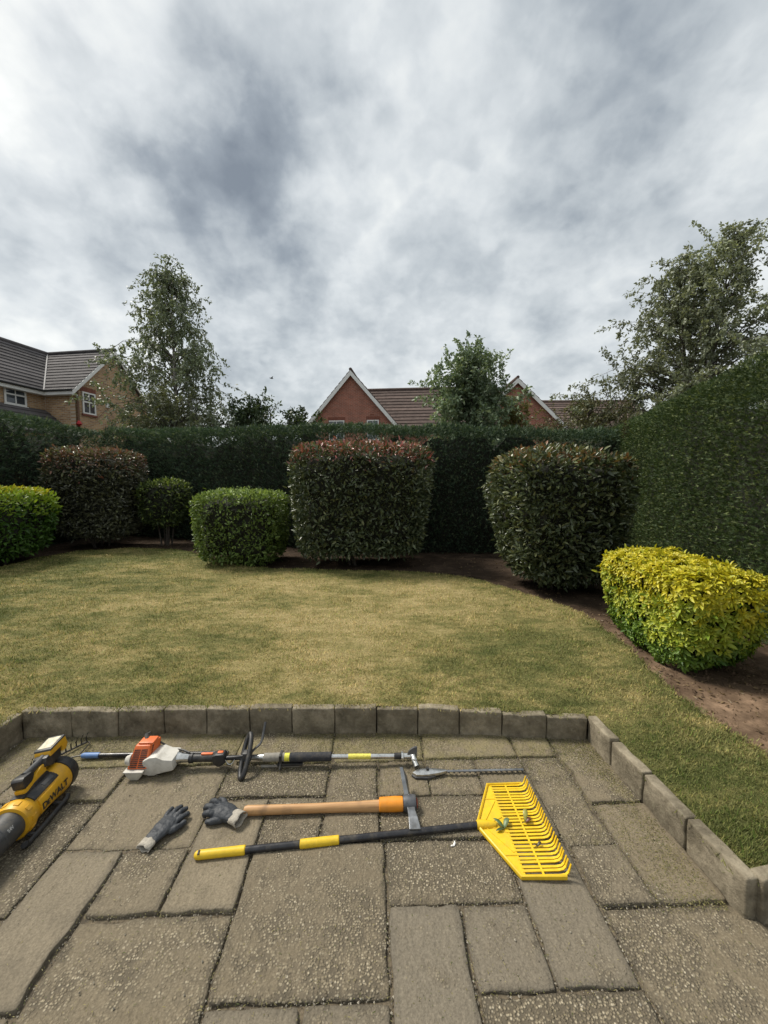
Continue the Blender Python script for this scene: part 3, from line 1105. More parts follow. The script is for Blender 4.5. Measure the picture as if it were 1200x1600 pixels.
# ------------------------------------------------------------------ hedges
def hedge(name, label, line, height, thick, seed, dens, size, colours, zt2=None, bul=1.0):
    """clipped conifer hedge whose visible face runs along the line, body to the right of that direction"""
    r_ = np.random.default_rng(seed)
    Q = np.array(smooth_line([tuple(p) for p in line], 8)) if len(line) > 2 else np.array(line, float)
    seg = np.linalg.norm(np.diff(Q, axis=0), axis=1)
    cum = np.concatenate(([0], np.cumsum(seg)))
    L_ = cum[-1]
    z0 = 0.12
    org = np.array([*Q.mean(0), 0.0])
    root = tag(empty(name, org.tolist()), label, 'hedge', 'clipped conifer hedges round the garden')
    h2 = zt2 or height

    def base_at(s):
        x = np.interp(s * L_, cum, Q[:, 0])
        y = np.interp(s * L_, cum, Q[:, 1])
        x2 = np.interp(np.clip(s + .01, 0, 1) * L_, cum, Q[:, 0]) - np.interp(np.clip(s - .01, 0, 1) * L_, cum, Q[:, 0])
        y2 = np.interp(np.clip(s + .01, 0, 1) * L_, cum, Q[:, 1]) - np.interp(np.clip(s - .01, 0, 1) * L_, cum, Q[:, 1])
        dd = unit(np.c_[x2, y2, np.zeros(len(s))])
        return np.c_[x, y, np.zeros(len(s))], np.c_[dd[:, 1], -dd[:, 0], np.zeros(len(s))]

    def surf(s, v, face):
        """s along 0..1, v 0..1 up (face 0) or across the top (face 1)"""
        hh = height + (h2 - height) * s
        W = np.stack([s * L_, v * 3.0, np.full(len(s), seed * 1.0)], 1)
        bulge = bul * (0.09 * snoise(W, 1.6, seed, 3) + 0.045 * snoise(W, 6, seed + 1, 2))
        hz = hh + 0.06 * snoise(np.stack([s * L_, s * 0, s * 0 + seed], 1), 2.4, seed + 2, 3)
        base, back = base_at(s)
        if face == 0:
            rnd = np.clip((v - 0.94) / 0.06, 0, 1) ** 2 * 0.10
            p = base + back * (-bulge + rnd + 0.06 * (1 - v))[:, None]
            p[:, 2] = z0 + v * (hz - z0)
            nn = -back.copy()
            nn[:, 2] = 0.25 + rnd * 3
        elif face == 1:
            p = base + back * (0.05 + v * thick)[:, None]
            p[:, 2] = hz + 0.04 * snoise(W, 5, seed + 3, 2) - 0.02
            nn = np.tile([0, 0, 1.0], (len(s), 1))
        else:
            p = base + back * (thick + 0.1 + bulge)[:, None]
            p[:, 2] = z0 + v * (hz - z0)
            nn = back.copy()
        return p, unit(nn)

    Ps, Ns, Fs = [], [], []
    for face, area, k in ((0, L_ * height, 1.0), (1, L_ * thick, 0.9), (2, L_ * height, 0.10), (3, L_ * height, 0.16)):
        n = int(area * dens * k)
        s, v = r_.random(n), r_.random(n)
        top = face == 3
        if top:
            face, v = 0, 1 - 0.26 * v ** 1.7
        p, nn = surf(s, v, face)
        if top:
            p = p + base_at(s)[1] * (r_.random(n) * .55)[:, None]
        Ps.append(p)
        Ns.append(nn)
        Fs.append(np.stack([s, v, np.full(n, face)], 1))
    P, Nn, Fc = np.vstack(Ps), np.vstack(Ns), np.vstack(Fs)
    n = len(P)
    P = P - Nn * (r_.random(n) ** 1.6 * 0.13)[:, None]
    D = unit(Nn * 0.75 + r_.normal(0, 0.55, (n, 3)) + np.array([0, 0, 0.35]))
    F = unit(np.cross(D, r_.normal(0, 1, (n, 3))))
    F = np.where((F @ np.array([0, 0, 1.0]))[:, None] < 0, -F, F)
    Ln = size * (0.65 + 0.8 * r_.random(n))
    Wd = Ln * (0.55 + 0.35 * r_.random(n))
    shoot = (Fc[:, 2] == 1) & (r_.random(n) < .10) & (Fc[:, 1] < .35)
    D[shoot] = unit(r_.normal(0, .35, (shoot.sum(), 3)) + np.array([0, 0, 1.0]))
    Ln = np.where(shoot, Ln * 1.35, Ln)
    c0, c1, c2 = [np.array(c) for c in colours]
    k = r_.random(n)[:, None]
    tint = c0 + (c1 - c0) * k
    big = snoise(P, 1.3, seed + 9, 3)[:, None]
    tint = tint * (1 + 0.35 * big)
    brown = snoise(P, 2.2, seed + 31, 3)
    bk = (brown > 0.95) & (r_.random(n) < .6)
    tint[bk] = np.array([.055, .038, .018])
    tips = (r_.random(n) < 0.13)
    tint[tips] = c2 * (0.7 + 0.5 * r_.random(tips.sum()))[:, None]
    tint = np.clip(tint, 0.003, 1)
    me = leaves_mesh('foliage', P - org, D, F, Ln, Wd, tint, SPRAY)
    tag(link('foliage', me, M_CONIFER, root), kind='stuff')
    # solid inner growth
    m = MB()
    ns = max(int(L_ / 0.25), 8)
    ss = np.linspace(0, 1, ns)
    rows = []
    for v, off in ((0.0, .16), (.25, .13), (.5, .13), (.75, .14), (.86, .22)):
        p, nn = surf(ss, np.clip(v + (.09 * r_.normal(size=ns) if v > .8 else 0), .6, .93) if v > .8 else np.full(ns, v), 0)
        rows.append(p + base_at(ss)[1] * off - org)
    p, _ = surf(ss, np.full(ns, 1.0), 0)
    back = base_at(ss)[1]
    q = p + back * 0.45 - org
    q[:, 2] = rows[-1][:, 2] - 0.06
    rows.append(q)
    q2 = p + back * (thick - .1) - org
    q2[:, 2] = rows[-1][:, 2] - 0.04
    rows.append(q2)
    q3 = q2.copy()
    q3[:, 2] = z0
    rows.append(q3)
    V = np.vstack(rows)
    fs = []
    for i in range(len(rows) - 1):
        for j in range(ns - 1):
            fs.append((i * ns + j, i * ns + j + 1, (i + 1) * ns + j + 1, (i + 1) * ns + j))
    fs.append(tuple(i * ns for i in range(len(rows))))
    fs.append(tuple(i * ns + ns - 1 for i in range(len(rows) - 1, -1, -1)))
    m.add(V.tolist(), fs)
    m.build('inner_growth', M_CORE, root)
    # trunks
    for j in range(int(L_ / 1.1)):
        s = (j + 0.5) / int(L_ / 1.1)
        ba, bk_ = base_at(np.array([s]))
        c = (ba + bk_ * thick * 0.45)[0] - org
        MB().tube([(c[0], c[1], 0.02), (c[0] + .03, c[1], 0.8), (c[0], c[1] + .04, height * .8)], [.07, .06, .03], 7).build('trunk', M_BARK, root, smooth=True)
    return root


HC_BACK = ((0.026, 0.050, 0.030), (0.070, 0.110, 0.062), (0.150, 0.195, 0.110))
HC_RIGHT = ((0.032, 0.058, 0.021), (0.086, 0.128, 0.043), (0.19, 0.23, 0.09))
hedge('conifer_hedge', 'long dark green conifer hedge across the back of the garden', [(5.9, 8.75), (3.4, 8.75), (1.4, 8.95), (-0.8, 9.35), (-3.5, 10.6), (-8.1, 12.45)], 2.90, 1.2, 21, 1000, 0.092, HC_BACK, 3.36)
hedge('conifer_hedge', 'dark conifer hedge along the left side, under the buff brick house', [(-8.15, 12.9), (-8.2, 2.0)], 3.32, 1.2, 22, 700, 0.100, HC_BACK, 3.36)
hedge('conifer_hedge', 'tall near conifer hedge on the right, behind the yellow shrub', [(3.05, 1.2), (5.95, 9.9)], 3.14, 1.2, 23, 3100, 0.050, HC_RIGHT, 3.06, bul=.7)


# ------------------------------------------------------------------ shrubs
def squircle(P, half, e):
    q = P
    r_ = (np.abs(q) ** e).sum(1, keepdims=True) ** (1 / e)
    return q / r_


def shrub(name, label, c, half, z0, height, e, taper, seed, n, size, wfac, colfun, mat, tpl, rot=0.0, group=None, lump=0.085, core=0.80, stems=5, upb=0.25, lean=(0, 0), inner=0.16):
    r_ = np.random.default_rng(seed)
    root = tag(empty(name, (c[0], c[1], 0.13), R(rot)), label, 'shrub', group)
    hz = height / 2

    def shape(Q, k=1.0):
        """Q on the unit cube -> local point, outward normal"""
        q = squircle(Q, None, e)
        nn = np.sign(q) * np.abs(q) ** (e - 1) / np.array([half[0], half[1], hz])
        nn = unit(nn)
        t_ = (q[:, 2] + 1) / 2
        tp = taper + (1 - taper) * np.clip(t_ / 0.75, 0, 1) ** 0.75
        p = np.stack([q[:, 0] * half[0] * tp, q[:, 1] * half[1] * tp, q[:, 2] * hz], 1) * k
        W = p + np.array([seed * 1.7, 0, 0])
        p = p + nn * (lump * snoise(W, 3.0 / max(half[0], .4), seed, 3))[:, None]
        p[:, 0] += lean[0] * t_
        p[:, 1] += lean[1] * t_
        p[:, 2] += z0 - 0.13 + hz
        return p, nn, t_

    def cube_pts(n):
        a = np.array([half[1] * hz, half[1] * hz, half[0] * hz, half[0] * hz, half[0] * half[1], half[0] * half[1] * 0.4])
        f = r_.choice(6, n, p=a / a.sum())
        uv = r_.random((n, 2)) * 2 - 1
        Q = np.zeros((n, 3))
        for k in range(6):
            m = f == k
            ax = k // 2
            Q[m, ax] = 1 if k % 2 == 0 else -1
            o = [i for i in range(3) if i != ax]
            Q[m, o[0]], Q[m, o[1]] = uv[m, 0], uv[m, 1]
        return Q

    Q = cube_pts(n)
    p, nn, t_ = shape(Q)
    dep = r_.random(n) ** 1.8
    p = p - nn * (dep * inner)[:, None]
    stray = r_.random(n) < .05
    p[stray] += nn[stray] * (r_.random(stray.sum()) * size * 1.0)[:, None]
    gap = snoise(p, 7.0, seed + 40, 2) < -0.95
    p[gap] -= nn[gap] * (size * 1.3)
    D = unit(nn * 0.7 + r_.normal(0, 0.6, (n, 3)) + np.array([0, 0, upb]))
    F = unit(nn * 0.5 + r_.normal(0, 0.5, (n, 3)) + np.array([0, 0, 0.6]))
    Ln = size * (0.5 + 0.9 * r_.random(n))
    tint = colfun(p, nn, t_, dep, r_)
    me = leaves_mesh('foliage', p, D, F, Ln, Ln * wfac, np.clip(tint, .002, 1), tpl)
    tag(link('foliage', me, mat, root), kind='stuff')
    # inner twigs
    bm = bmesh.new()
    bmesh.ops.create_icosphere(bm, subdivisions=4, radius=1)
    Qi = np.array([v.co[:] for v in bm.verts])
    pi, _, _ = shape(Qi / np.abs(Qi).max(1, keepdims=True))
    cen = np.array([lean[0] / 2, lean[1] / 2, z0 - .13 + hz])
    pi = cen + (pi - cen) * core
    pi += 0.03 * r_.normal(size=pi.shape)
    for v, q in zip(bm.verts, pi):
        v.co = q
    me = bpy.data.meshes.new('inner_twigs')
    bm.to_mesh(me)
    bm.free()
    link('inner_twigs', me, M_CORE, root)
    for k in range(stems):
        a = r_.random() * 6.28
        x, y = half[0] * taper * .45 * math.cos(a), half[1] * taper * .45 * math.sin(a)
        MB().tube([(x * .6, y * .6, -0.03), (x, y, (z0 - .13) + .10), (x * 1.6, y * 1.6, (z0 - .13) + height * .5)], [.022, .018, .010], 6).build('stem', M_BARK, root, smooth=True)
    return root, shape, cube_pts


def C(*c):
    return np.array(c)


def lerp(a, b, k):
    return a + (b - a) * k[:, None]


def col_photinia(redness, top, width=0.09, redc=(0.30, 0.055, 0.045), base=((0.040, 0.056, 0.026), (0.118, 0.145, 0.070))):
    def f(p, nn, t_, dep, r_):
        n = len(p)
        g = lerp(C(*base[0]), C(*base[1]), r_.random(n))
        rc = lerp(C(*redc), C(redc[0] * .62, redc[1] * 1.5, redc[2] * 1.2), r_.random(n))
        pr = 1 / (1 + np.exp(-(t_ - top + 0.05 * r_.normal(size=n)) / (width * .35)))
        pr = pr * redness * (1 - 0.5 * dep)
        k = r_.random(n) < pr
        g[k] = rc[k]
        ol = (r_.random(n) < 0.10)
        g[ol] = C(0.18, 0.195, 0.095)
        return g * (0.75 + 0.5 * r_.random(n))[:, None]
    return f


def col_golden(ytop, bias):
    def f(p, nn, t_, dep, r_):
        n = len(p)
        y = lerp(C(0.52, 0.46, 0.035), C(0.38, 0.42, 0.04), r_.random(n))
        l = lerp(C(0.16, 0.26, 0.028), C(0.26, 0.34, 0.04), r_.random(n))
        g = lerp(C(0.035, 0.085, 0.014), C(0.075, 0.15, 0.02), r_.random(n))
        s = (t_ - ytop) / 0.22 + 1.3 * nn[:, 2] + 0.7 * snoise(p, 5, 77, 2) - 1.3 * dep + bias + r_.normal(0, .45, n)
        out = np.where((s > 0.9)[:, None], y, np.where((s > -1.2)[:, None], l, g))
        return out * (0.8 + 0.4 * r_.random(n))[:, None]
    return f


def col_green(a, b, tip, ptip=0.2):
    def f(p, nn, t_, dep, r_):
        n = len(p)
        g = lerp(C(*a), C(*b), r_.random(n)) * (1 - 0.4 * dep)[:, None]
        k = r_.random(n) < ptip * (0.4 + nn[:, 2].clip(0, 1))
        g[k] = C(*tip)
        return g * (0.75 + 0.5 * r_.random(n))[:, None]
    return f


PH = 'photinia shrubs clipped into blocks'
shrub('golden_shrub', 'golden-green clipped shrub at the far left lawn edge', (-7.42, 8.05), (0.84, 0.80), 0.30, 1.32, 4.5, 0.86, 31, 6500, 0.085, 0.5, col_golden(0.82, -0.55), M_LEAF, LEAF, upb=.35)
shrub('photinia_shrub', 'bronze-topped photinia block between the golden and the small dark shrub', (-6.74, 10.2), (0.88, 0.8), 0.42, 2.15, 7, 0.82, 32, 12000, 0.090, 0.42,
      col_photinia(0.8, 0.80, 0.10, (0.24, 0.095, 0.070), ((0.040, 0.046, 0.026), (0.118, 0.120, 0.072))), M_GLOSS, LEAF, group=PH)
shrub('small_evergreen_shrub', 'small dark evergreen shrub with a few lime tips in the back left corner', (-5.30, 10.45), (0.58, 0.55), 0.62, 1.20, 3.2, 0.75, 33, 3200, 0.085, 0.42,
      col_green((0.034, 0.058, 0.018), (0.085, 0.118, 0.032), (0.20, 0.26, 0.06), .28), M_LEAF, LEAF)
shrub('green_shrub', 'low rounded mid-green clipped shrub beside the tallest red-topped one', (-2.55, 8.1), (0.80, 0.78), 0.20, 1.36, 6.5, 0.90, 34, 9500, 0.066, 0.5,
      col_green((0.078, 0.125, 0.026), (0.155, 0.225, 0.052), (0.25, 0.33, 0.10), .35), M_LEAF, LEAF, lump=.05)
shrub('photinia_shrub', 'large square photinia block with bright red new tips, centre of the bed', (-0.14, 7.88), (1.28, 0.80), 0.34, 2.06, 9, 0.86, 35, 19000, 0.086, 0.44,
      col_photinia(0.95, 0.935, 0.05, (0.42, 0.115, 0.105)), M_GLOSS, LEAF, group=PH)
shrub('photinia_shrub', 'tall dark photinia with a faint bronze top, beside the right hedge', (2.86, 5.95), (0.85, 0.82), 0.26, 1.92, 6.5, 0.64, 36, 15500, 0.084, 0.44,
      col_photinia(0.60, 0.93, 0.06, (0.27, 0.125, 0.065), ((0.042, 0.057, 0.026), (0.122, 0.148, 0.070))), M_GLOSS, LEAF, group=PH, lean=(-.05, 0), lump=.09)

# bright yellow shrub in front of the right hedge: its leaves grow in rosettes
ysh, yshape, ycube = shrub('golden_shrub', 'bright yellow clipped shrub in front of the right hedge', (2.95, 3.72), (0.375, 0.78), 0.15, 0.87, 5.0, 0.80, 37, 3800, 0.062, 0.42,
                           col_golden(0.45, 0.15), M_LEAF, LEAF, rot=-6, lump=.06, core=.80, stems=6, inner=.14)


def rosettes():
    r_ = np.random.default_rng(5)
    cols = {'yellow': (C(.60, .50, .03), C(.46, .45, .035)), 'lime': (C(.28, .35, .038), C(.44, .46, .048)), 'green': (C(.09, .16, .020), C(.16, .25, .030))}
    meshes = {}
    for cn, (a, b) in cols.items():
        for k in range(3):
            n = 8 + k
            az = np.arange(n) * 2.4 + r_.random(n) * .5
            el = np.linspace(0.15, 1.0, n) + r_.normal(0, .12, n)
            D = np.c_[np.cos(az) * np.cos(el), np.sin(az) * np.cos(el), np.sin(el)]
            F = np.c_[-np.cos(az) * np.sin(el), -np.sin(az) * np.sin(el), np.cos(el)]
            P = D * 0.006
            Ln = 0.062 * (1.05 - 0.45 * np.linspace(0, 1, n)) * (0.85 + .3 * r_.random(n))
            me = leaves_mesh('leaf_rosette', P, D, F, Ln, Ln * .46, lerp(a, b, r_.random(n)) * (0.8 + .4 * r_.random(n))[:, None], LEAF)
            me.materials.append(M_LEAF)
            meshes[(cn, k)] = me
    Q = ycube(2600)
    p, nn, t_ = yshape(Q)
    rz = Matrix.Rotation(R(-6), 3, 'Z')
    # local direction to where the garden is seen from: keep the showing side
    back = np.array((rz.inverted() @ Vector((-2.95, -3.72, 1.0))).normalized())
    vis = (nn @ back) > 0.05
    p, nn, t_ = p[vis], nn[vis], t_[vis]
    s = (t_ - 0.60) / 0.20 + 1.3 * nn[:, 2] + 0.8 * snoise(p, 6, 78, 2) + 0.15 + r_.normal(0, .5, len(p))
    # the 300 nearest rosettes are parts, the rest one part
    wpos = p @ np.array(rz.to_3x3()).T + np.array([2.95, 3.72, .13])
    d = np.linalg.norm(wpos - np.array([0, 0, CAM_H]), axis=1)
    order = np.argsort(d + 0.25 * r_.random(len(d)))
    near, rest = order[:300], order[300:1250]
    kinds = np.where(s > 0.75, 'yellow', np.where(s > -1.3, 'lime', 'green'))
    for i in near:
        o = bpy.data.objects.new('leaf_rosette', meshes[(str(kinds[i]), int(r_.integers(3)))])
        COL.objects.link(o)
        o.parent = ysh
        o.location = p[i] - nn[i] * 0.01 * r_.random()
        up = Vector(nn[i] + r_.normal(0, .28, 3) + np.array([0, 0, .25])).normalized()
        o.rotation_mode = 'QUATERNION'
        q = up.to_track_quat('Z', 'X')
        from mathutils import Quaternion
        o.rotation_quaternion = q @ Quaternion((0, 0, 1), r_.random() * 6.28)
        o.scale = (1, 1, 1) if False else tuple([0.8 + 0.45 * r_.random()] * 3)
    Ps, Ds, Fs, Ls, Ts = [], [], [], [], []
    for i in rest:
        a, b = cols[str(kinds[i])]
        n = 7
        up = unit((nn[i] + r_.normal(0, .28, 3) + np.array([0, 0, .25]))[None])[0]
        t1 = np.cross(up, [0.3, 0.9, 0.1])
        t1 /= np.linalg.norm(t1)
        t2 = np.cross(up, t1)
        az = np.arange(n) * 2.4 + r_.random() * 6
        el = np.linspace(.15, 1.0, n)
        D = (np.cos(az) * np.cos(el))[:, None] * t1 + (np.sin(az) * np.cos(el))[:, None] * t2 + np.sin(el)[:, None] * up
        F = (-np.cos(az) * np.sin(el))[:, None] * t1 + (-np.sin(az) * np.sin(el))[:, None] * t2 + np.cos(el)[:, None] * up
        Ps.append(np.tile(p[i], (n, 1)))
        Ds.append(D)
        Fs.append(F)
        Ls.append(0.058 * (1.05 - .45 * np.linspace(0, 1, n)))
        Ts.append(lerp(a, b, r_.random(n)) * (0.8 + .4 * r_.random(n))[:, None])
    Ln = np.concatenate(Ls)
    me = leaves_mesh('rosette_mass', np.vstack(Ps), np.vstack(Ds), np.vstack(Fs), Ln, Ln * .46, np.vstack(Ts), LEAF)
    tag(link('rosette_mass', me, M_LEAF, ysh), kind='stuff')


rosettes()


# ------------------------------------------------------------------ trees
def tree(name, label, base, height, rad, seed, nb, leaves, lsize, lw, cols, droop, prof, tilt=(0, 0), bark=M_BIRCH, cat='tree', group=None, trunk_r=0.14, t0=0.12, tpl=LEAF4, upang=(0.9, 0.35), spread=0.11, multi=1):
    r_ = np.random.default_rng(seed)
    root = tag(empty(name, base), label, cat, group)
    tm, lm = MB(), []
    limb = MB()
    for st in range(multi):
        ox, oy = (0, 0) if multi == 1 else (r_.normal(0, .25), r_.normal(0, .25))
        hh = height * (1 if st == 0 else r_.uniform(.7, .95))
        tl = (tilt[0] + (r_.normal(0, .12) if multi > 1 else 0), tilt[1] + (r_.normal(0, .12) if multi > 1 else 0))
        pts, rr = [], []
        for k in range(9):
            u = k / 8
            pts.append((ox + tl[0] * hh * u ** 1.4 + .05 * math.sin(3 * u + seed), oy + tl[1] * hh * u ** 1.4 + .05 * math.cos(4 * u + seed), hh * u))
            rr.append(max(trunk_r * (1 - u) ** 0.9, .010))
        tm.tube(pts, rr, 8)
        A = np.array(pts)
        for i in range(nb // multi):
            t = t0 + (0.985 - t0) * ((i + r_.random()) / (nb // multi))
            f = t * 8
            k = min(int(f), 7)
            p0 = A[k] + (A[k + 1] - A[k]) * (f - k)
            L_ = rad * prof(t) * r_.uniform(.7, 1.15)
            az = i * 2.4 + r_.normal(0, .5)
            el = upang[1] + (upang[0] - upang[1]) * t + r_.normal(0, .15)
            d = np.array([math.cos(az) * math.cos(el), math.sin(az) * math.cos(el), math.sin(el)])
            bp = [p0]
            nseg = 6
            dd = d.copy()
            for s in range(nseg):
                dd = dd + np.array([0, 0, -droop * 0.22 * (s + .5) / nseg * 2]) + r_.normal(0, .10, 3)
                dd /= np.linalg.norm(dd)
                bp.append(bp[-1] + dd * L_ / nseg)
            br = trunk_r * .30 * (1 - t * .6)
            limb.tube([tuple(q) for q in bp], [max(br * (1 - s / (nseg + .5)), .004) for s in range(nseg + 1)], 5)
            # twigs
            nt = int(r_.integers(5, 9))
            for j in range(nt):
                s = r_.uniform(.25, 1.0) * nseg
                kk = min(int(s), nseg - 1)
                q0 = bp[kk] + (bp[kk + 1] - bp[kk]) * (s - kk)
                td = unit((r_.normal(0, 1, 3) + d * .6 + np.array([0, 0, -droop * .55]))[None])[0]
                tl_ = L_ * r_.uniform(.18, .45) + .12 + .25 * droop * r_.random()
                tp = [q0]
                for s2 in range(4):
                    td = td + np.array([0, 0, -droop * .32]) + r_.normal(0, .16, 3)
                    td /= np.linalg.norm(td)
                    tp.append(tp[-1] + td * tl_ / 4)
                limb.tube([tuple(q) for q in tp[::2]], [.006, .004, .002], 3, cap=False)
                lm.append(np.array(tp))
    # leaves along the twigs
    w = np.array([np.linalg.norm(t[-1] - t[0]) for t in lm])
    cnt = r_.multinomial(leaves, w / w.sum())
    P, D = [], []
    for t, c in zip(lm, cnt):
        if c == 0:
            continue
        s = r_.random(c) ** .8 * 4
        k = np.minimum(s.astype(int), 3)
        q = t[k] + (t[k + 1] - t[k]) * (s - k)[:, None]
        P.append(q + r_.normal(0, spread * .35, (c, 3)))
        D.append(unit(t[k + 1] - t[k]) * .5 + r_.normal(0, .7, (c, 3)) + np.array([0, 0, -.35 * droop]))
    P, D = np.vstack(P), unit(np.vstack(D))
    n = len(P)
    F = unit(r_.normal(0, .7, (n, 3)) + np.array([0, 0, .8]))
    Ln = lsize * (.6 + .8 * r_.random(n))
    tint = lerp(C(*cols[0]), C(*cols[1]), r_.random(n))
    tp_ = r_.random(n) < .12
    tint[tp_] = C(*cols[2])
    tint *= (0.8 + .45 * r_.random(n))[:, None]
    tint *= (1 + .25 * snoise(P, 1.4, seed, 2))[:, None]
    me = leaves_mesh('crown', P, D, F, Ln, Ln * lw, np.clip(tint, .002, 1), tpl)
    tag(link('crown', me, M_LEAF, root), kind='stuff')
    tm.build('trunk', bark, root, smooth=True)
    limb.build('limbs', M_BARK if bark is not M_BIRCH else plain('birch_twig', (.10, .085, .07), .85, var=.3), root, smooth=True, fix=False)
    return root


GB = 'trees beyond the hedge'
p_cone = lambda t: 0.16 + 1.08 * (1 - t) ** .85 * min(1, t / .22 + .35)
p_round = lambda t: 0.30 + 1.0 * math.sin(min(max((t - .02) / .98, 0), 1) ** .8 * 3.0) ** .8 if t < .98 else .2
birch_c = ((0.105, 0.130, 0.085), (0.190, 0.225, 0.140), (0.26, 0.30, 0.19))  # leaf tones lightened and greyed: lens haze put into the colour
tree('birch_tree', 'weeping birch beside the buff brick house', (-7.85, 16.6, -.1), 10.35, 3.5, 63, 125, 29000, .115, .52, birch_c, 1.05, p_cone, group=GB, t0=.28)
tree('birch_tree', 'tall leaning birch above the right hedge', (10.2, 12.2, -.1), 9.2, 3.7, 52, 170, 60000, .10, .50, ((0.125, 0.145, 0.095), (0.225, 0.25, 0.16), (0.30, 0.32, 0.21)), .6, p_cone, tilt=(.13, 0), group=GB, t0=.25, upang=(1.0, .5), multi=2)  # these pale leaf tones carry the lens haze as well
tree('broadleaf_tree', 'leafy green tree between the two red brick gables', (4.25, 16.6, -.1), 6.5, 1.95, 53, 120, 27000, .15, .48, ((0.12, 0.17, 0.10), (0.215, 0.28, 0.17), (0.31, 0.37, 0.24)), .15, p_round, bark=M_BARK, group=GB, t0=.25, upang=(1.2, .55))  # pale grey-green: lens haze mixed into the leaf colour
tree('yellowing_tree', 'small yellowish bush in front of the right red gable', (6.15, 16.9, -.1), 5.1, 1.0, 54, 50, 8000, .11, .45, ((0.10, 0.105, 0.03), (0.19, 0.17, 0.05), (0.26, 0.21, 0.06)), .2, p_round, bark=M_BARK, group=GB, t0=.3)
tree('shrubby_tree', 'dark bushy tree top left of the red gable, over the hedge', (-4.55, 15.6, -.1), 4.7, 1.15, 55, 50, 9000, .13, .5, ((0.045, 0.072, 0.034), (0.085, 0.120, 0.058), (0.13, 0.17, 0.08)), .1, p_round, bark=M_BARK, group=GB, t0=.35)
tree('shrubby_tree', 'low dark bush top touching the left foot of the red gable', (-2.75, 15.4, -.1), 4.3, .9, 56, 36, 6000, .12, .5, ((0.030, 0.050, 0.020), (0.058, 0.085, 0.034), (0.09, 0.13, 0.05)), .1, p_round, bark=M_BARK, group=GB, t0=.4)
tree('sparse_sapling', 'sparse light twiggy sapling top beside the dark bush', (-3.85, 15.8, -.1), 4.85, .6, 57, 14, 420, .12, .5, ((0.06, 0.085, 0.04), (0.10, 0.14, 0.06), (0.14, 0.18, 0.08)), .1, p_round, bark=M_BARK, group=GB, t0=.5)
tree('shrubby_tree', 'pale olive bush below the weeping birch', (-7.1, 14.9, -.1), 4.45, 1.9, 58, 70, 13000, .10, .45, ((0.085, 0.10, 0.055), (0.15, 0.165, 0.085), (0.20, 0.21, 0.12)), .4, p_round, bark=M_BARK, group=GB, t0=.3)
tree('shrubby_tree', 'pale olive bush in front of the far right roof', (7.4, 13.2, -.1), 4.3, 1.5, 59, 60, 13000, .085, .45, ((0.075, 0.080, 0.035), (0.13, 0.13, 0.055), (0.18, 0.16, 0.08)), .3, p_round, bark=M_BARK, group=GB, t0=.3)


# ------------------------------------------------------------------ houses
def wall(name, poly, o, u, mat, parent, thick=0.25, nrm=None):
    """vertical wall: poly of (along, z) from origin o (x,y) in direction u; outward normal nrm; uv in metres"""
    me = bpy.data.meshes.new(name)
    n = len(poly)
    V = [(o[0] + u[0] * a, o[1] + u[1] * a, z) for a, z in poly]
    V += [(x - nrm[0] * thick, y - nrm[1] * thick, z) for x, y, z in V]
    F = [tuple(range(n)), tuple(range(2 * n - 1, n - 1, -1))] + [(i, n + i, n + (i + 1) % n, (i + 1) % n) for i in range(n)]
    me.from_pydata(V, [], F)
    uv = me.uv_layers.new(name='UVMap')
    for l in me.loops:
        a, z = poly[l.vertex_index % n]
        uv.data[l.index].uv = (a, z)
    bm = bmesh.new()
    bm.from_mesh(me)
    bmesh.ops.recalc_face_normals(bm, faces=bm.faces)
    bm.to_mesh(me)
    bm.free()
    return link(name, me, mat, parent)


def roof_plane(parent, eave, u, up, n, lo, hi, mat, lift=0.045):
    """courses of tiles: eave point, unit u along, vector up (whole slope), n courses; lo(f), hi(f) give the ends along u at slope fraction f"""
    eave, u, up = Vector(eave), Vector(u), Vector(up)
    nr = u.cross(up).normalized()
    if nr.z < 0:
        nr = -nr
    bd = MB()
    a0, b0, a1, b1 = eave + u * lo(0), eave + u * hi(0), eave + up + u * lo(1), eave + up + u * hi(1)
    bd.add([a0, b0, b1, a1] + [q - nr * .08 for q in (a0, b0, b1, a1)], [(0, 1, 2, 3), (7, 6, 5, 4), (0, 4, 5, 1), (1, 5, 6, 2), (2, 6, 7, 3), (3, 7, 4, 0)])
    rf = bd.build('roof', mat, parent)
    for i in range(n):
        f0, f1 = i / n, min((i + 1.12) / n, 1.0)
        q = [eave + up * f0 + u * lo(f0) + nr * lift, eave + up * f0 + u * hi(f0) + nr * lift, eave + up * f1 + u * hi(f1) + nr * .014, eave + up * f1 + u * lo(f1) + nr * .014]
        b = [q[0] - nr * (lift - .004), q[1] - nr * (lift - .004), q[2] - nr * .012, q[3] - nr * .012]
        MB().add(q + b, [(0, 1, 2, 3), (7, 6, 5, 4), (0, 4, 5, 1), (1, 5, 6, 2), (2, 6, 7, 3), (3, 7, 4, 0)]).build('tile_course', mat, rf)
    return rf


def board(name, p, q, w, t, nrm, parent, mat=None):
    """flat board from p to q, hanging w below, proud by t along nrm"""
    p, q, nr = Vector(p), Vector(q), Vector(nrm).normalized()
    dn = Vector((0, 0, -w))
    V = [p, q, q + dn, p + dn]
    V += [a + nr * t for a in V]
    MB().add(V, [(0, 1, 2, 3), (7, 6, 5, 4), (0, 4, 5, 1), (1, 5, 6, 2), (2, 6, 7, 3), (3, 7, 4, 0)]).build(name, mat or M_WHITE, parent)


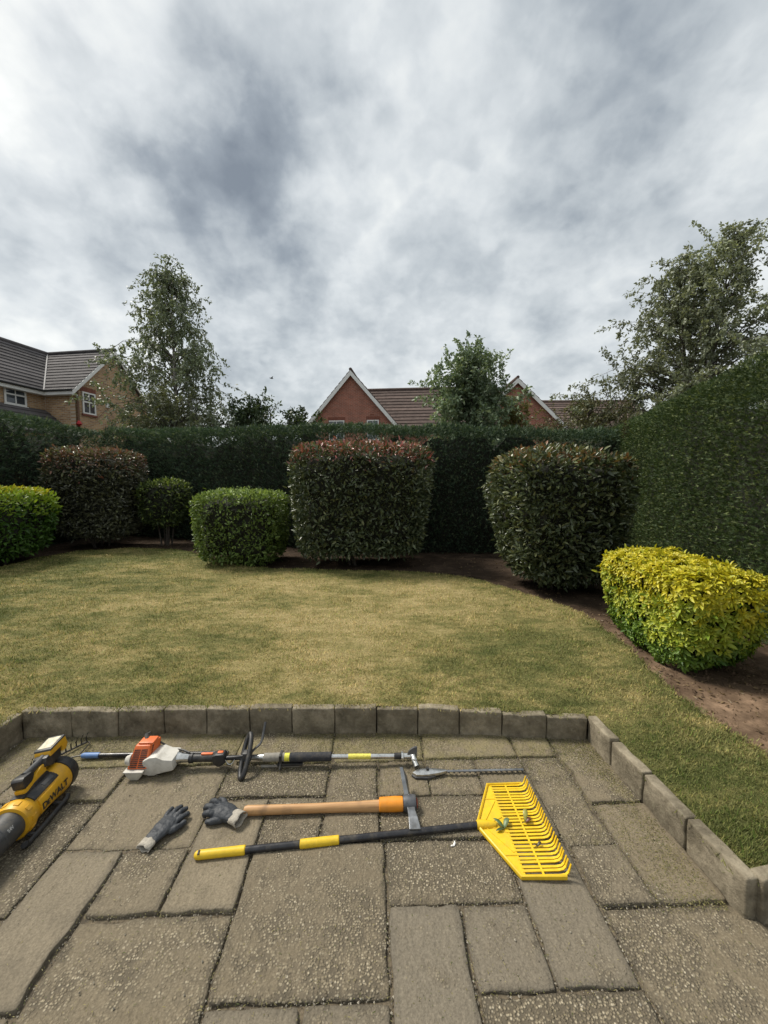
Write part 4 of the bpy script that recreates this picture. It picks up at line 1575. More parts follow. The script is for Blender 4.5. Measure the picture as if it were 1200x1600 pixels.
def window(parent, o, u, nr, z0, z1, w, cols=2, rows=2, lintel=True, sill=True):
    """framed window at wall point o, along u, width w"""
    o, u, nr = Vector((*o, 0)), Vector((*u, 0)), Vector((*nr, 0))

    def bx(a0, a1, h0, h1, d0, d1):
        V = [o + u * a + nr * d_ + Vector((0, 0, h)) for d_ in (d0, d1) for a, h in ((a0, h0), (a1, h0), (a1, h1), (a0, h1))]
        return MB().add(V, [(0, 1, 2, 3), (7, 6, 5, 4), (0, 4, 5, 1), (1, 5, 6, 2), (2, 6, 7, 3), (3, 7, 4, 0)])
    fw = .065
    fr = MB()
    wn = bx(-.001, w + .001, z0 - .001, z1 + .001, .002, .012).build('window', plain('window_recess', (.02, .02, .02), .9), parent)
    for a0, a1, h0, h1 in ((0, fw, z0, z1), (w - fw, w, z0, z1), (fw, w - fw, z0, z0 + fw), (fw, w - fw, z1 - fw, z1)):
        m_ = bx(a0, a1, h0, h1, .006, .05)
        fr.add(m_.v, m_.f)
    zc = z0 + (z1 - z0) * .55
    m_ = bx(fw, w - fw, zc - .03, zc + .03, .006, .055)
    fr.add(m_.v, m_.f)
    m_ = bx(w / 2 - .018, w / 2 + .018, z0 + fw, zc - .03, .006, .045)
    fr.add(m_.v, m_.f)
    m_ = bx(w / 2 - .014, w / 2 + .014, zc + .03, z1 - fw, .006, .045)
    fr.add(m_.v, m_.f)
    fr.build('frame', M_WHITE, wn)
    for a0, a1 in ((fw, w / 2 - .018), (w / 2 + .018, w - fw)):
        for h0, h1 in ((z0 + fw, zc - .03), (zc + .03, z1 - fw)):
            bx(a0, a1, h0, h1, .014, .024).build('pane', M_GLASS, wn)
    if sill:
        bx(-.05, w + .05, z0 - .09, z0 - .002, .004, .07).build('sill', M_WHITE if sill == 'white' else M_SOLDIER, wn)
    if lintel:
        k = max(int(w / .075), 4)
        for i in range(k):
            bx(-.06 + (w + .12) * i / k + .005, -.06 + (w + .12) * (i + 1) / k - .005, z1 + .004, z1 + .21, .001, .012).build('soldier_brick', M_SOLDIER, wn)
    return wn


def buff_house():
    h = tag(empty('brick_house', (-12.73, 17.91, -.1), R(-11.03)), 'buff brick house with dark tiled roofs behind the left hedge', 'house')
    E_, A_ = 6.02, 8.13
    wall('wall', [(0, 0), (4.1, 0), (4.1, E_), (2.05, A_ - .05), (0, E_)], (0, 0), (0, 1), M_BUFF, h, nrm=(1, 0))
    wall('wall', [(0, 0), (1.5, 0), (1.5, E_), (0, E_)], (-1.5, 0.001), (1, 0), M_BUFF, h, nrm=(0, -1), thick=.2)
    wall('wall', [(0, 0), (11, 0), (11, E_), (0, E_)], (-1.5, -11), (0, 1), M_BUFF, h, nrm=(1, 0))
    wall('wall', [(0, 0), (1.6, 0), (1.6, E_), (0, E_)], (-1.5, 4.1), (1, 0), M_BUFF, h, nrm=(0, 1), thick=.2)
    rise = A_ - E_
    oh = .22
    # main roof, front slope (valley on its right), back slope
    roof_plane(h, (-1.5 + oh, 0, E_ - oh), (0, 1, 0), (-2.05 - oh, 0, rise + oh), 13, lambda f: -11.2, lambda f: -oh + (2.05 + oh) * f, M_TILE)
    roof_plane(h, (-5.6, 0, E_), (0, 1, 0), (2.05, 0, rise), 9, lambda f: -11.2, lambda f: 2.0, M_TILE)
    # wing roof
    roof_plane(h, (0, -oh, E_ - oh), (1, 0, 0), (0, 2.05 + oh, rise + oh), 13, lambda f: -1.5 + oh - (2.05 + oh) * f, lambda f: .2, M_TILE)
    roof_plane(h, (0, 4.1 + oh, E_ - oh), (1, 0, 0), (0, -2.05 - oh, rise + oh), 13, lambda f: -3.5, lambda f: .2, M_TILE)
    MB().tube([(-3.55, -11.2, A_ + .05), (-3.55, 2.05, A_ + .05)], .09, 8).build('ridge', M_TILE, h, smooth=True)
    MB().tube([(-3.5, 2.05, A_ + .05), (.22, 2.05, A_ + .05)], .09, 8).build('ridge', M_TILE, h, smooth=True)
    MB().tube([(-1.5 + oh, -oh, E_ - oh + .04), (-3.5, 2.0, A_ + .01)], .045, 6).build('valley', plain('valley_lead', (.13, .13, .135), .6), h, smooth=True)
    # barge boards, fascias
    board('bargeboard', (.17, -oh - .05, E_ - oh - .02), (.17, 2.05, A_ + .02), .19, .05, (1, 0, 0), h)
    board('bargeboard', (.17, 2.05, A_ + .02), (.17, 4.1 + oh + .05, E_ - oh - .02), .19, .05, (1, 0, 0), h)
    board('fascia', (-1.5 + oh + .02, -11.2, E_ - oh - .01), (-1.5 + oh + .02, -oh, E_ - oh - .01), .17, .04, (1, 0, 0), h)
    board('fascia', (-1.5 + oh + .06, -oh - .02, E_ - oh - .01), (.2, -oh - .02, E_ - oh - .01), .17, .04, (0, -1, 0), h)
    MB().box((-1.45, -oh, E_ - oh - .19), (.17, 0, E_ - oh - .16)).build('soffit', M_WHITE, h)
    MB().box((-1.5, -11.1, E_ - oh - .19), (-1.5 + oh + .01, -oh - .03, E_ - oh - .16)).build('soffit', M_WHITE, h)
    gut = plain('black_gutter', (.015, .015, .016), .4)
    MB().tube([(-1.5 + oh + .10, -11.2, E_ - oh - .0), (-1.5 + oh + .10, -oh - .08, E_ - oh - .0)], .05, 8).build('gutter', gut, h, smooth=True)
    MB().tube([(-1.5 + oh + .10, -oh - .10, E_ - oh - .0), (.2, -oh - .10, E_ - oh - .0)], .05, 8).build('gutter', gut, h, smooth=True)
    MB().tube([(.045, .10, 3.2), (.045, .10, 5.7)], .03, 8).build('downpipe', plain('brown_pipe', (.16, .085, .05), .6), h, smooth=True)
    rp = MB().tube([(.06, .09, 4.30), (.09, .06, 4.42), (.06, .09, 4.55)], [.04, .12, .05], 8).build('red_fitting', plain('red_plastic', (.45, .03, .035), .5), h, smooth=True)
    window(h, (0, .34), (0, 1), (1, 0), 4.92, 5.88, .66)
    window(h, (-1.5, -1.66), (0, 1), (1, 0), 5.02, 5.76, .84, lintel=False, sill='white')
    MB().box((.0, 1.56, 5.40), (.07, 1.74, 5.66)).build('alarm_box', M_WHITE, h, bevel=.01)
    MB().box((.0, .78, 6.22), (.02, .99, 6.30)).build('air_brick', M_SOLDIER, h)
    # lean-to roof along the front
    roof_plane(h, (.05, 0, 3.85), (0, 1, 0), (-1.55, 0, 1.17), 6, lambda f: -11.2, lambda f: -.02 - .0 * f, M_TILE)
    wall('wall', [(0, 0), (11, 0), (11, 3.9), (0, 3.9)], (-.12, -11.0), (0, 1), M_BUFF, h, nrm=(1, 0), thick=.2)


buff_house()


def red_house(label, loc, rz, half, eave, apex, ridge_z, ridge_y, rlen, wins, left=False, lowpitch=0.0):
    h = tag(empty('brick_house', loc, R(rz)), label, 'house')
    sl = (apex - eave) / half
    wall('wall', [(-half, 0), (half, 0), (half, eave), (0, apex), (-half, eave)], (0, 0), (1, 0), M_RED, h, nrm=(0, -1))
    oh = .28
    for s in (-1, 1):
        roof_plane(h, (s * (half + oh), 0, eave - oh * sl), (0, 1, 0), (-s * (half + oh), 0, apex + .02 - eave + oh * sl), 12, lambda f: -.22, lambda f: ridge_y + 2.2, M_TILE_R, lift=.05)
        board('bargeboard', (s * (half + oh), -.20, eave - oh * sl - .01), (0, -.20, apex + .0), .30, .05, (0, -1, 0), h)
        MB().box((s * (half + oh) - .18, -.26, eave - oh * sl - .40), (s * (half + oh) + .18, -.02, eave - oh * sl - .12)).build('barge_foot', M_WHITE, h, bevel=.01)
    MB().tube([(0, -.24, apex + .07), (0, ridge_y + 2, apex + .07)], .10, 8).build('ridge', M_TILE_R, h, smooth=True)
    e0 = eave - .6
    roof_plane(h, (0, .35, e0), (1, 0, 0), (0, ridge_y - .35, ridge_z - e0), 13, lambda f: .15, lambda f: rlen, M_TILE_R, lift=.055)
    roof_plane(h, (0, 2 * ridge_y, e0), (1, 0, 0), (0, -ridge_y, ridge_z - e0), 8, lambda f: -.5, lambda f: rlen, M_TILE_R)
    MB().tube([(.2, ridge_y, ridge_z + .05), (rlen, ridge_y, ridge_z + .05)], .10, 8).build('ridge', M_TILE_R, h, smooth=True)
    wall('wall', [(0, 0), (rlen - half, 0), (rlen - half, e0 + .1), (0, e0 + .1)], (half, .65), (1, 0), M_RED, h, nrm=(0, -1))
    wall('wall', [(0, 0), (2 * ridge_y - 1.0, 0), (2 * ridge_y - 1, e0 + .1), (ridge_y - .5, ridge_z - .05), (0, e0 + .1)], (rlen - .1, .67), (0, 1), M_RED, h, nrm=(1, 0))
    for x, w in wins:
        window(h, (x, 0), (1, 0), (0, -1), 4.50, 5.74, w)
    return h


hA = red_house('red brick house whose whole gable shows over the hedge', (-1.14, 25.06, -.1), -8, 2.62, 5.72, 8.72, 8.20, 3.0, 9.3, [(-1.42, .98), (.98, .74)])
MB().box((.10, -.06, 5.10), (.30, 0, 5.48)).build('alarm_box', M_WHITE, hA, bevel=.01)
MB().box((1.18, -.012, 6.02), (1.42, 0, 6.10)).build('air_brick', M_SOLDIER, hA)
red_house('red brick house whose right gable slope shows beside the leafy tree', (9.6, 26.1, -.1), -3, 3.05, 5.75, 8.62, 7.72, 3.0, 9.5, [])

# ------------------------------------------------------------------ tools
M_YEL = plain('yellow_plastic', (0.72, 0.47, 0.012), 0.45, var=.10, scale=35, dirt=.22)
M_YGRIP = plain('yellow_grip', (0.66, 0.44, 0.015), 0.5, var=.10, scale=40, dirt=.12, bump=.15)
M_AMBER = plain('amber_plastic', (0.62, 0.33, 0.012), 0.45, var=.08, scale=25, dirt=.3)
M_BLK = plain('black_plastic', (0.016, 0.016, 0.017), 0.5, var=.3, scale=40, dirt=.25, bump=.15)
M_BLKM = plain('black_painted_tube', (0.018, 0.018, 0.021), 0.32, var=.3, scale=30, dirt=.35)
M_DGREY = plain('dark_grey_plastic', (0.045, 0.046, 0.048), 0.5, var=.2, scale=30, dirt=.4)
M_ORNG = plain('orange_plastic', (0.66, 0.135, 0.030), 0.42, var=.10, scale=25, dirt=.35)
M_ORNG2 = plain('orange_collar', (0.72, 0.26, 0.018), 0.45, var=.08, scale=30, dirt=.3)
M_PALE = plain('pale_grey_plastic', (0.52, 0.50, 0.45), 0.5, var=.10, scale=25, dirt=.45)
M_TANK = plain('milky_tank', (0.44, 0.42, 0.36), 0.4, var=.15, scale=25, dirt=.5)
M_STEEL = plain('bright_metal', (0.60, 0.60, 0.58), 0.30, metal=1.0, var=.2, scale=40, dirt=.25)
M_TOOLST = plain('worn_tool_steel', (0.24, 0.25, 0.26), 0.42, metal=.85, var=.3, scale=22, dirt=.35)
M_DSTEEL = plain('dark_steel', (0.055, 0.053, 0.05), 0.5, metal=.6, var=.4, scale=35, dirt=.4)
M_BLUE = plain('blue_plastic', (0.10, 0.20, 0.42), 0.5, var=.15, scale=50, dirt=.4)
M_GREYG = plain('worn_grey_sleeve', (0.23, 0.215, 0.185), 0.8, var=.2, scale=45, dirt=.3)


def mat_wood():
    m, t, b = principled('ash_handle')
    L = t.links.new
    tc = N(t, 'ShaderNodeTexCoord')
    mp = N(t, 'ShaderNodeMapping')
    mp.inputs['Scale'].default_value = (3, 60, 60)
    L(tc.outputs['Object'], mp.inputs[0])
    n = N(t, 'ShaderNodeTexNoise')
    n.inputs['Scale'].default_value = 1.6
    n.inputs['Detail'].default_value = 6
    n.inputs['Roughness'].default_value = .65
    L(mp.outputs[0], n.inputs['Vector'])
    c = ramp(t, n.outputs[0], [(.25, (.30, .155, .062)), (.5, (.47, .265, .115)), (.75, (.56, .345, .165))])
    n2 = N(t, 'ShaderNodeTexNoise')
    n2.inputs['Scale'].default_value = 14
    n2.inputs['Detail'].default_value = 6
    L(tc.outputs['Object'], n2.inputs['Vector'])
    f = ramp(t, n2.outputs[0], [(.55, (0, 0, 0)), (.75, (.6, .6, .6))])
    c = mix(t, f, c, (.15, .09, .05))
    L(c, b.inputs['Base Color'])
    b.inputs['Roughness'].default_value = .55
    return m


M_WOOD = mat_wood()


# ---- yellow leaf rake
def leaf_rake():
    a = Vector((-0.816, 1.754, 0))
    b = Vector((0.553, 1.871, 0))
    rz = math.atan2(b.y - a.y, b.x - a.x)
    k = tag(empty('leaf_rake', a, rz), 'yellow plastic leaf rake with long black handle, lying nearest the camera', 'rake')
    L_ = (b - a).length
    zc = 0.020
    MB().tube([(.05, 0, zc), (L_ + .05, 0, zc)], .0158, 16).build('handle', M_BLKM, k, smooth=True)
    g = MB()
    g.lathe_x([(-.004, .008), (0, .0135), (.006, .0175), (.02, .0195), (.10, .0192), (.20, .0198), (.222, .0198), (.226, .0160)], 18, (0, 0, zc))
    gr = g.build('grip', M_YGRIP, k, smooth=True)
    MB().tube([(.018, -.014, zc + .0135), (.018, .002, zc + .0192)], .0058, 10).build('hang_hole', M_BLK, gr, smooth=True)
    MB().lathe_x([(.478, .0160), (.481, .0196), (.57, .0199), (.662, .0196), (.665, .0160)], 18, (0, 0, zc)).build('grip', M_YGRIP, k, smooth=True)
    # head, in its own plane
    rot = Matrix.Translation((L_ - .005, 0, 0)) @ Matrix.Rotation(R(-5.5), 4, 'Z')
    z = .014

    def part(mb, name, mat=M_YEL, bevel=.0015, smooth=False, par=k):
        o = mb.build(name, mat, par, bevel=bevel, smooth=smooth)
        o.matrix_local = rot
        return o
    neck = part(MB().lathe_x([(-.012, .021), (.004, .0225), (.03, .021), (.06, .018), (.085, .012)], 14, (0, 0, .020)), 'socket', bevel=0, smooth=True)
    c1, c2, hw = .118, .118, .268
    plate = part(MB().prism([(.0, -.022), (c2, -hw), (c2 + .022, -hw + .004), (c2 + .022, hw - .004), (c1, hw), (0, .022)], z - .003, z + .003), 'fan_plate')
    for s in (-1, 1):
        part(MB().tube([(.0, s * .022, z + .002), (c1, s * hw, z + .002), (.335 - .018, s * (hw + .004), z + .002)], .0075, 8, flat=1.6), 'rim', smooth=True, bevel=0)
        part(MB().tube([(.03, s * .012, z + .004), (.125, s * .15, z + .004)], .003, 6), 'rib', bevel=0, smooth=True, par=plate).matrix_local = Matrix.Identity(4)
        part(MB().tube([(.05, s * .008, z + .004), (.13, s * .045, z + .004)], .003, 6), 'rib', bevel=0, smooth=True, par=plate).matrix_local = Matrix.Identity(4)
        part(MB().tube([(.07, s * .165, z + .004), (.13, s * .165, z + .004)], .003, 6), 'rib', bevel=0, smooth=True, par=plate).matrix_local = Matrix.Identity(4)
    part(MB().box((.215, -hw + .002, z - .001), (.224, hw - .002, z + .0062)), 'cross_bar', bevel=.001)
    nt = 27
    tm = MB()
    w0, w1 = .0058, .0048
    path = [(.132, z), (.295, z), (.318, z + .006), (.330, z + .020), (.338, z + .056)]
    V, F = [], []
    for i, (x, zz) in enumerate(path):
        w = w0 + (w1 - w0) * i / 4 - (0.001 if i == 4 else 0)
        th = .005 if i < 4 else .003
        dx, dz = (0, th) if i < 2 else ((-th * .7, th * .7) if i == 2 else (-th, .001))
        V += [(x, -w, zz), (x, w, zz), (x + dx, w, zz + dz), (x + dx, -w, zz + dz)]
    for i in range(4):
        for j in range(4):
            F.append((i * 4 + j, i * 4 + (j + 1) % 4, i * 4 + 4 + (j + 1) % 4, i * 4 + 4 + j))
    F += [(3, 2, 1, 0), (16, 17, 18, 19)]
    first = None
    for i in range(nt):
        y = -hw + .006 + (2 * hw - .012) * i / (nt - 1)
        if first is None:
            first = MB().add(V, F).build('tine', M_YEL, k)
            o = first
        else:
            o = first.copy()
            COL.objects.link(o)
            o.parent = k
        o.matrix_local = rot @ Matrix.Translation((0, y, 0)) @ Matrix.Rotation(random.uniform(-.012, .012), 4, 'Z')
    return k


leaf_rake()


def loose_leaf(name, label, cat, loc, specs, mat_cols):
    """a few curled leaves on a stalk, lying on something"""
    k = tag(empty(name, loc), label, cat)
    for (az, L_, w, lift, roll), col in zip(specs, mat_cols):
        V, F = [], []
        n = 7
        for i in range(n):
            u = i / (n - 1)
            hw = w * math.sin(math.pi * min(u * .92 + .06, 1)) ** .8 * .5
            x = u * L_
            zz = .003 + lift * math.sin(u * 2.2) * L_
            for s, dz in ((-1, .22), (0, 0), (1, .22)):
                V.append((x * math.cos(az) - s * hw * math.sin(az), x * math.sin(az) + s * hw * math.cos(az), zz + dz * hw + s * roll * hw))
        for i in range(n - 1):
            for j in range(2):
                F.append((i * 3 + j, i * 3 + 3 + j, i * 3 + 4 + j, i * 3 + 1 + j))
        o = MB().add(V, F).build('leaf', plain('leaf_%d_%d' % (int(col[0] * 1000), int(col[1] * 1000)), col, .45, var=.25, scale=60), k, smooth=True)
        sm = o.modifiers.new('thickness', 'SOLIDIFY')
        sm.thickness = .0006
    MB().tube([(-.018, -.004, .003), (0, 0, .004), (.012, .004, .006)], .0011, 6).build('stalk', plain('leaf_stalk', (.14, .15, .05), .6), k, smooth=True)
    return k


loose_leaf('leaf_sprig', 'sprig of three green leaves lying on the yellow rake head', 'leaf', (.668, 1.845, .019),
           [(2.3, .062, .022, .25, .1), (.9, .056, .026, .35, -.1), (3.5, .050, .018, .1, .2)], [(.085, .135, .050), (.12, .17, .075), (.05, .08, .03)])
loose_leaf('fallen_leaf', 'curled brown and yellow-green leaf caught in the rake tines', 'leaf', (.785, 1.872, .022),
           [(1.2, .06, .024, .5, .1), (.2, .035, .02, .4, .2)], [(.26, .25, .05), (.10, .028, .016)])
loose_leaf('fallen_leaf', 'small dark scrap of leaf on the near part of the rake tines', 'leaf', (.792, 1.738, .022), [(.6, .028, .014, .3, .2), (2.6, .02, .012, .3, .1)], [(.05, .04, .015), (.09, .06, .02)])
pt = MB()
pp = smooth_line([(0, 0), (.012, .004), (.021, .014), (.024, .028)], 4)
pt.tube([(x, y, .004 + .002 * math.sin(i)) for i, (x, y) in enumerate(pp)], [.002 + .0032 * math.sin(math.pi * (i + .6) / (len(pp) + .2)) for i in range(len(pp))], 6, flat=.5)
tag(pt.build('petal', plain('white_petal', (.72, .70, .66), .6), smooth=True), 'tiny white curved petal on the slab in front of the rake handle', 'petal').location = (.385, 1.775, .0)


# ---- mattock
def mattock():
    k = tag(empty('mattock', (-.668, 1.994, 0), R(.4)), 'wooden handled mattock with orange collar lying across the patio', 'mattock')
    prof = [(0, .012), (.004, .020), (.02, .0245), (.10, .0235), (.35, .0225), (.55, .0245), (.66, .0275), (.715, .029)]
    h = MB()
    h.lathe_x(prof, 20, (0, 0, 0))
    o = h.build('handle', M_WOOD, k, smooth=True)
    o.location = (0, 0, .026)
    o.scale = (1, .86, 1.06)
    MB().lathe_x([(.713, .029), (.716, .0335), (.80, .036), (.838, .0345), (.842, .030)], 20, (0, 0, .034)).build('collar', M_ORNG2, k, smooth=True)
    hd = MB()
    hd.lathe_x([(.840, .030), (.842, .037), (.86, .0405), (.895, .0405), (.908, .037), (.910, .027)], 20, (0, 0, .036))
    head = hd.build('head', M_DSTEEL if False else plain('grey_forged_steel', (.10, .105, .115), .5, metal=.5, var=.25, scale=30, dirt=.35), k, smooth=True)
    MB().lathe_x([(.905, .016), (.914, .026), (.918, .020)], 14, (0, 0, .036)).build('handle_end', plain('red_end_grain', (.34, .075, .045), .7), k, smooth=True)
    # adze blade, towards the camera, resting on the rake handle
    sec = [(-.028, .028, .034, .014), (-.06, .026, .040, .010), (-.105, .031, .046, .007), (-.166, .038, .0395, .003)]
    V, F = [], []
    for (y, hw, z, th) in sec:
        xc = .878 + (-.028 - y) * .06
        V += [(xc - hw * .74, y, z - th), (xc + hw * .74, y, z - th), (xc + hw * .74, y, z + th), (xc - hw * .74, y, z + th)]
    for i in range(3):
        for j in range(4):
            F.append((i * 4 + j, i * 4 + (j + 1) % 4, i * 4 + 4 + (j + 1) % 4, i * 4 + 4 + j))
    F += [(3, 2, 1, 0), (12, 13, 14, 15)]
    MB().add(V, F).build('adze_blade', M_TOOLST, head, bevel=.002)
    # axe blade, raised behind
    path = [(.026, .050, .016, .011), (.06, .072, .024, .009), (.10, .094, .034, .007), (.135, .112, .042, .004)]
    V = []
    for (y, z, hh, th) in path:
        xc = .872 - y * .05
        # blade stands in the plane of the head axis; its edge is across that plane
        V += [(xc - th, y + hh * .45, z - hh), (xc + th + hh * .2, y + hh * .45, z - hh), (xc + th - hh * .5, y - hh * .45, z + hh), (xc - th - hh * .7, y - hh * .45, z + hh)]
    MB().add(V, F).build('axe_blade', M_TOOLST, head, bevel=.001)


mattock()


# ---- long-reach hedge trimmer
def hedge_trimmer():
    k = tag(empty('pole_hedge_trimmer', (-1.37, 2.355, 0), R(-.35)), 'orange and white petrol pole hedge trimmer lying along the back of the patio', 'hedge trimmer')
    ax = .072

    def z_at(x):
        return ax - .012 * x
    # engine: base tank, pale housing, orange cover
    eng = MB().prism([(.018, .030), (.060, .052), (.10, .056), (.14, .038), (.195, .034), (.20, -.030), (.15, -.040), (.085, -.056), (.018, -.056)], -.074, .050,
                     Matrix.Translation((0, 0, ax)) @ Matrix(((1, 0, 0, 0), (0, 0, 1, 0), (0, 1, 0, 0), (0, 0, 0, 1)))).build('engine', M_PALE, k, bevel=.011, smooth=True)
    MB().prism([(-.074, .018), (.030, .018), (.024, -.006), (.004, -.030), (-.040, -.030), (-.066, -.006)], -.096, .02,
               Matrix.Translation((0, 0, .032)) @ Matrix(((1, 0, 0, 0), (0, 0, 1, 0), (0, 1, 0, 0), (0, 0, 0, 1)))).build('fuel_tank', M_TANK, k, bevel=.008, smooth=True)
    MB().box((-.080, -.100, .047), (.036, .0, .0565)).build('tank_rim', M_PALE, k, bevel=.003)
    MB().prism([(.045, .035), (.175, .060), (.180, .048), (.085, .0), (.045, .0)], -.070, -.062,
               Matrix.Translation((0, 0, .012)) @ Matrix(((1, 0, 0, 0), (0, 0, 1, 0), (0, 1, 0, 0), (0, 0, 0, 1)))).build('guard_flange', M_PALE, k, bevel=.003)
    MB().tube([(-.055, -.040, .092), (-.088, -.040, .090)], [.036, .024], 14).build('starter_cap', M_PALE, k, smooth=True)
    # orange cover leaning back
    V = [(-.070, -.080, .058), (.050, -.080, .058), (.062, .055, .058), (-.060, .055, .058),
         (-.045, -.028, .172), (.045, -.028, .172), (.072, .055, .176), (-.030, .055, .176)]
    cov = MB().add(V, [(0, 3, 2, 1), (4, 5, 6, 7), (0, 1, 5, 4), (1, 2, 6, 5), (2, 3, 7, 6), (3, 0, 4, 7)]).build('cover', M_ORNG, k, bevel=.011, smooth=True)
    MB().box((-.030, -.018, .166), (.058, .050, .183)).build('cover_top', M_ORNG, k, bevel=.006, smooth=True)
    # grille: dark slots between bars on the sloping front
    for c in range(2):
        for r_ in range(10):
            u = .10 + r_ * .080
            z = .058 + .114 * u
            y = -.080 + .052 * u - .0018
            xl = -.070 + .025 * u
            xr = .050 - .005 * u
            w = xr - xl
            x0 = xl + w * (.10 + c * .43)
            x1 = x0 + w * .36
            M = Matrix.Translation((0, y, z)) @ Matrix.Rotation(R(-24.5), 4, 'X')
            MB().box((x0, -.0005, -.0027), (x1, .0016, .0027), M).build('grille_slot', M_BLK, cov)
    for r_ in range(7):
        u = .32 + r_ * .088
        z = .064 + .112 * u
        x = .0515 + .002 * u
        M = Matrix.Translation((x - .0012 + .001 * u, -.060 + .052 * u, z))
        MB().box((0, .0, -.0027), (.0022, .028, .0027), M).build('grille_slot', M_BLK, cov)
    MB().tube([(-.005, .03, .175), (-.015, .045, .192), (-.012, .075, .186)], [.014, .013, .008], 8).build('plug_cap', M_DGREY, k, smooth=True)
    MB().lathe_x([(.190, .033), (.196, .036), (.204, .030), (.214, .030), (.218, .027), (.262, .026), (.268, .022)], 20, (0, 0, ax)).build('clutch_neck', M_STEEL, k, smooth=True)
    # throttle cable
    cab = smooth_line([(.05, .045, .155), (.09, .05, .125), (.15, .04, .100), (.21, .02, .108), (.265, .0, .102)], 5)
    MB().tube(cab, .0055, 7).build('throttle_cable', M_BLK, k, smooth=True)
    # rear grip with trigger housing
    grip = MB().lathe_x([(.262, .024), (.266, .029), (.285, .029), (.29, .0235), (.36, .0225), (.42, .0245), (.43, .020)], 16, (0, 0, ax - .004)).build('rear_grip', M_BLK, k, smooth=True)
    MB().prism([(.405, .022), (.43, .034), (.475, .036), (.486, .022), (.486, -.022), (.452, -.044), (.435, -.042), (.410, -.020)], -.026, .026,
               Matrix.Translation((0, 0, ax - .006)) @ Matrix(((1, 0, 0, 0), (0, 0, 1, 0), (0, 1, 0, 0), (0, 0, 0, 1)))).build('trigger_housing', M_BLK, k, bevel=.010, smooth=True)
    MB().box((.335, -.008, ax + .016), (.405, .008, ax + .026)).build('trigger_lock', M_ORNG, grip, bevel=.004, smooth=True)
    MB().box((.435, -.010, ax + .024), (.468, .010, ax + .034)).build('stop_switch', M_ORNG, grip, bevel=.004, smooth=True)
    # shaft pieces
    MB().tube([(.26, 0, z_at(.26) - .004), (.70, 0, z_at(.7))], .0135, 14).build('drive_tube', M_BLKM, k, smooth=True)
    MB().tube([(.49, -.012, z_at(.5) + .008), (.54, -.014, z_at(.54) + .012), (.61, -.006, z_at(.6) + .016)], .006, 7).build('throttle_cable', M_BLK, k, smooth=True)
    MB().tube(smooth_line([(.488, -.02, .066), (.505, -.026, .044), (.525, -.024, .044), (.54, -.016, .064)], 4), .0028, 6).build('wire_loop', M_STEEL, k, smooth=True)
    # loop handle
    lp = []
    tl = R(54)
    for i in range(33):
        a = 2 * math.pi * i / 32
        r1, r2 = .122, .050
        u, v = r1 * math.cos(a), r2 * math.sin(a)
        # u lies along the tilted long axis in the y-z plane, v across it and along the shaft
        lp.append((.608 + v * .50 - u * .012, -.012 + u * math.cos(R(38)) - v * .75 * math.sin(R(38)) * 0.6, .085 + u * math.sin(R(38)) + v * .75 * .6))
    MB().tube(lp, .0150, 10, cap=False).build('loop_handle', M_BLK, k, smooth=True)
    MB().box((.59, -.022, ax - .022), (.64, .022, ax + .030)).build('handle_clamp', M_DGREY, k, bevel=.006, smooth=True)
    bar = smooth_line([(.625, .0, .085), (.66, .018, .112), (.688, .035, .135), (.695, .07, .175), (.70, .10, .228)], 4)
    MB().tube(bar, [.010] * 3 + [.0085] * (len(bar) - 3), 8, flat=.7).build('barrier_bar', M_DGREY, k, smooth=True)
    MB().lathe_x([(.64, .0125), (.648, .015), (.712, .020), (.715, .0215)], 18, (0, 0, z_at(.68))).build('coupling_cone', M_STEEL, k, smooth=True)
    MB().lathe_x([(.712, .0215), (.716, .0245), (.76, .0238), (.83, .0245), (.842, .022)], 18, (0, 0, z_at(.78))).build('coupling_sleeve', M_GREYG, k, smooth=True)
    cl = MB()
    cl.box((.812, -.03, z_at(.82) - .030), (.828, .026, z_at(.82) + .027))
    cl.tube([(.82, -.022, z_at(.82) - .018), (.82, -.048, .014)], [.006, .008], 8)
    cl.build('coupling_screw', M_BLK, k, bevel=.003)
    MB().tube([(.842, 0, z_at(.85)), (.872, 0, z_at(.86))], .0225, 18).build('warning_band', plain('lime_band', (.62, .60, .06), .45, var=.15, scale=80, dirt=.3), k, smooth=True)
    MB().lathe_x([(.872, .021), (.876, .0255), (.95, .0262), (1.06, .0255), (1.126, .0255), (1.130, .020)], 18, (0, 0, z_at(1.0))).build('foam_grip', plain('foam_rubber', (.022, .023, .028), .85, var=.2, scale=60, bump=.3, bscale=300, dirt=.3), k, smooth=True)
    MB().tube([(.70, -.012, .014), (.93, -.012, .013)], .0075, 8).build('transport_guard', M_GREYG, k, smooth=True)
    MB().box((.80, -.030, .022), (.955, -.004, .036)).build('guard_clip', M_BLK, k, bevel=.003)
    MB().tube([(1.126, 0, z_at(1.12)), (1.545, 0, z_at(1.54))], .0145, 16).build('extension_tube', M_STEEL, k, smooth=True)
    lab = MB().tube([(1.232, 0, z_at(1.232)), (1.372, 0, z_at(1.372))], .0150, 16).build('warning_label', plain('yellow_label', (.70, .62, .10), .5, var=.3, scale=90, dirt=.4), k, smooth=True)
    MB().lathe_x([(1.515, .0145), (1.518, .019), (1.556, .019), (1.56, .0145)], 16, (0, 0, z_at(1.53))).build('tube_collar', M_BLK, k, smooth=True)
    gb = MB()
    gb.lathe_x([(1.556, .014), (1.560, .021), (1.574, .021), (1.578, .017), (1.61, .018), (1.625, .021), (1.63, .012)], 16, (0, 0, z_at(1.58)))
    gb.tube([(1.568, -.03, z_at(1.57)), (1.568, .03, z_at(1.57))], .009, 10)
    gb.build('swivel_joint', M_STEEL, k, smooth=True)
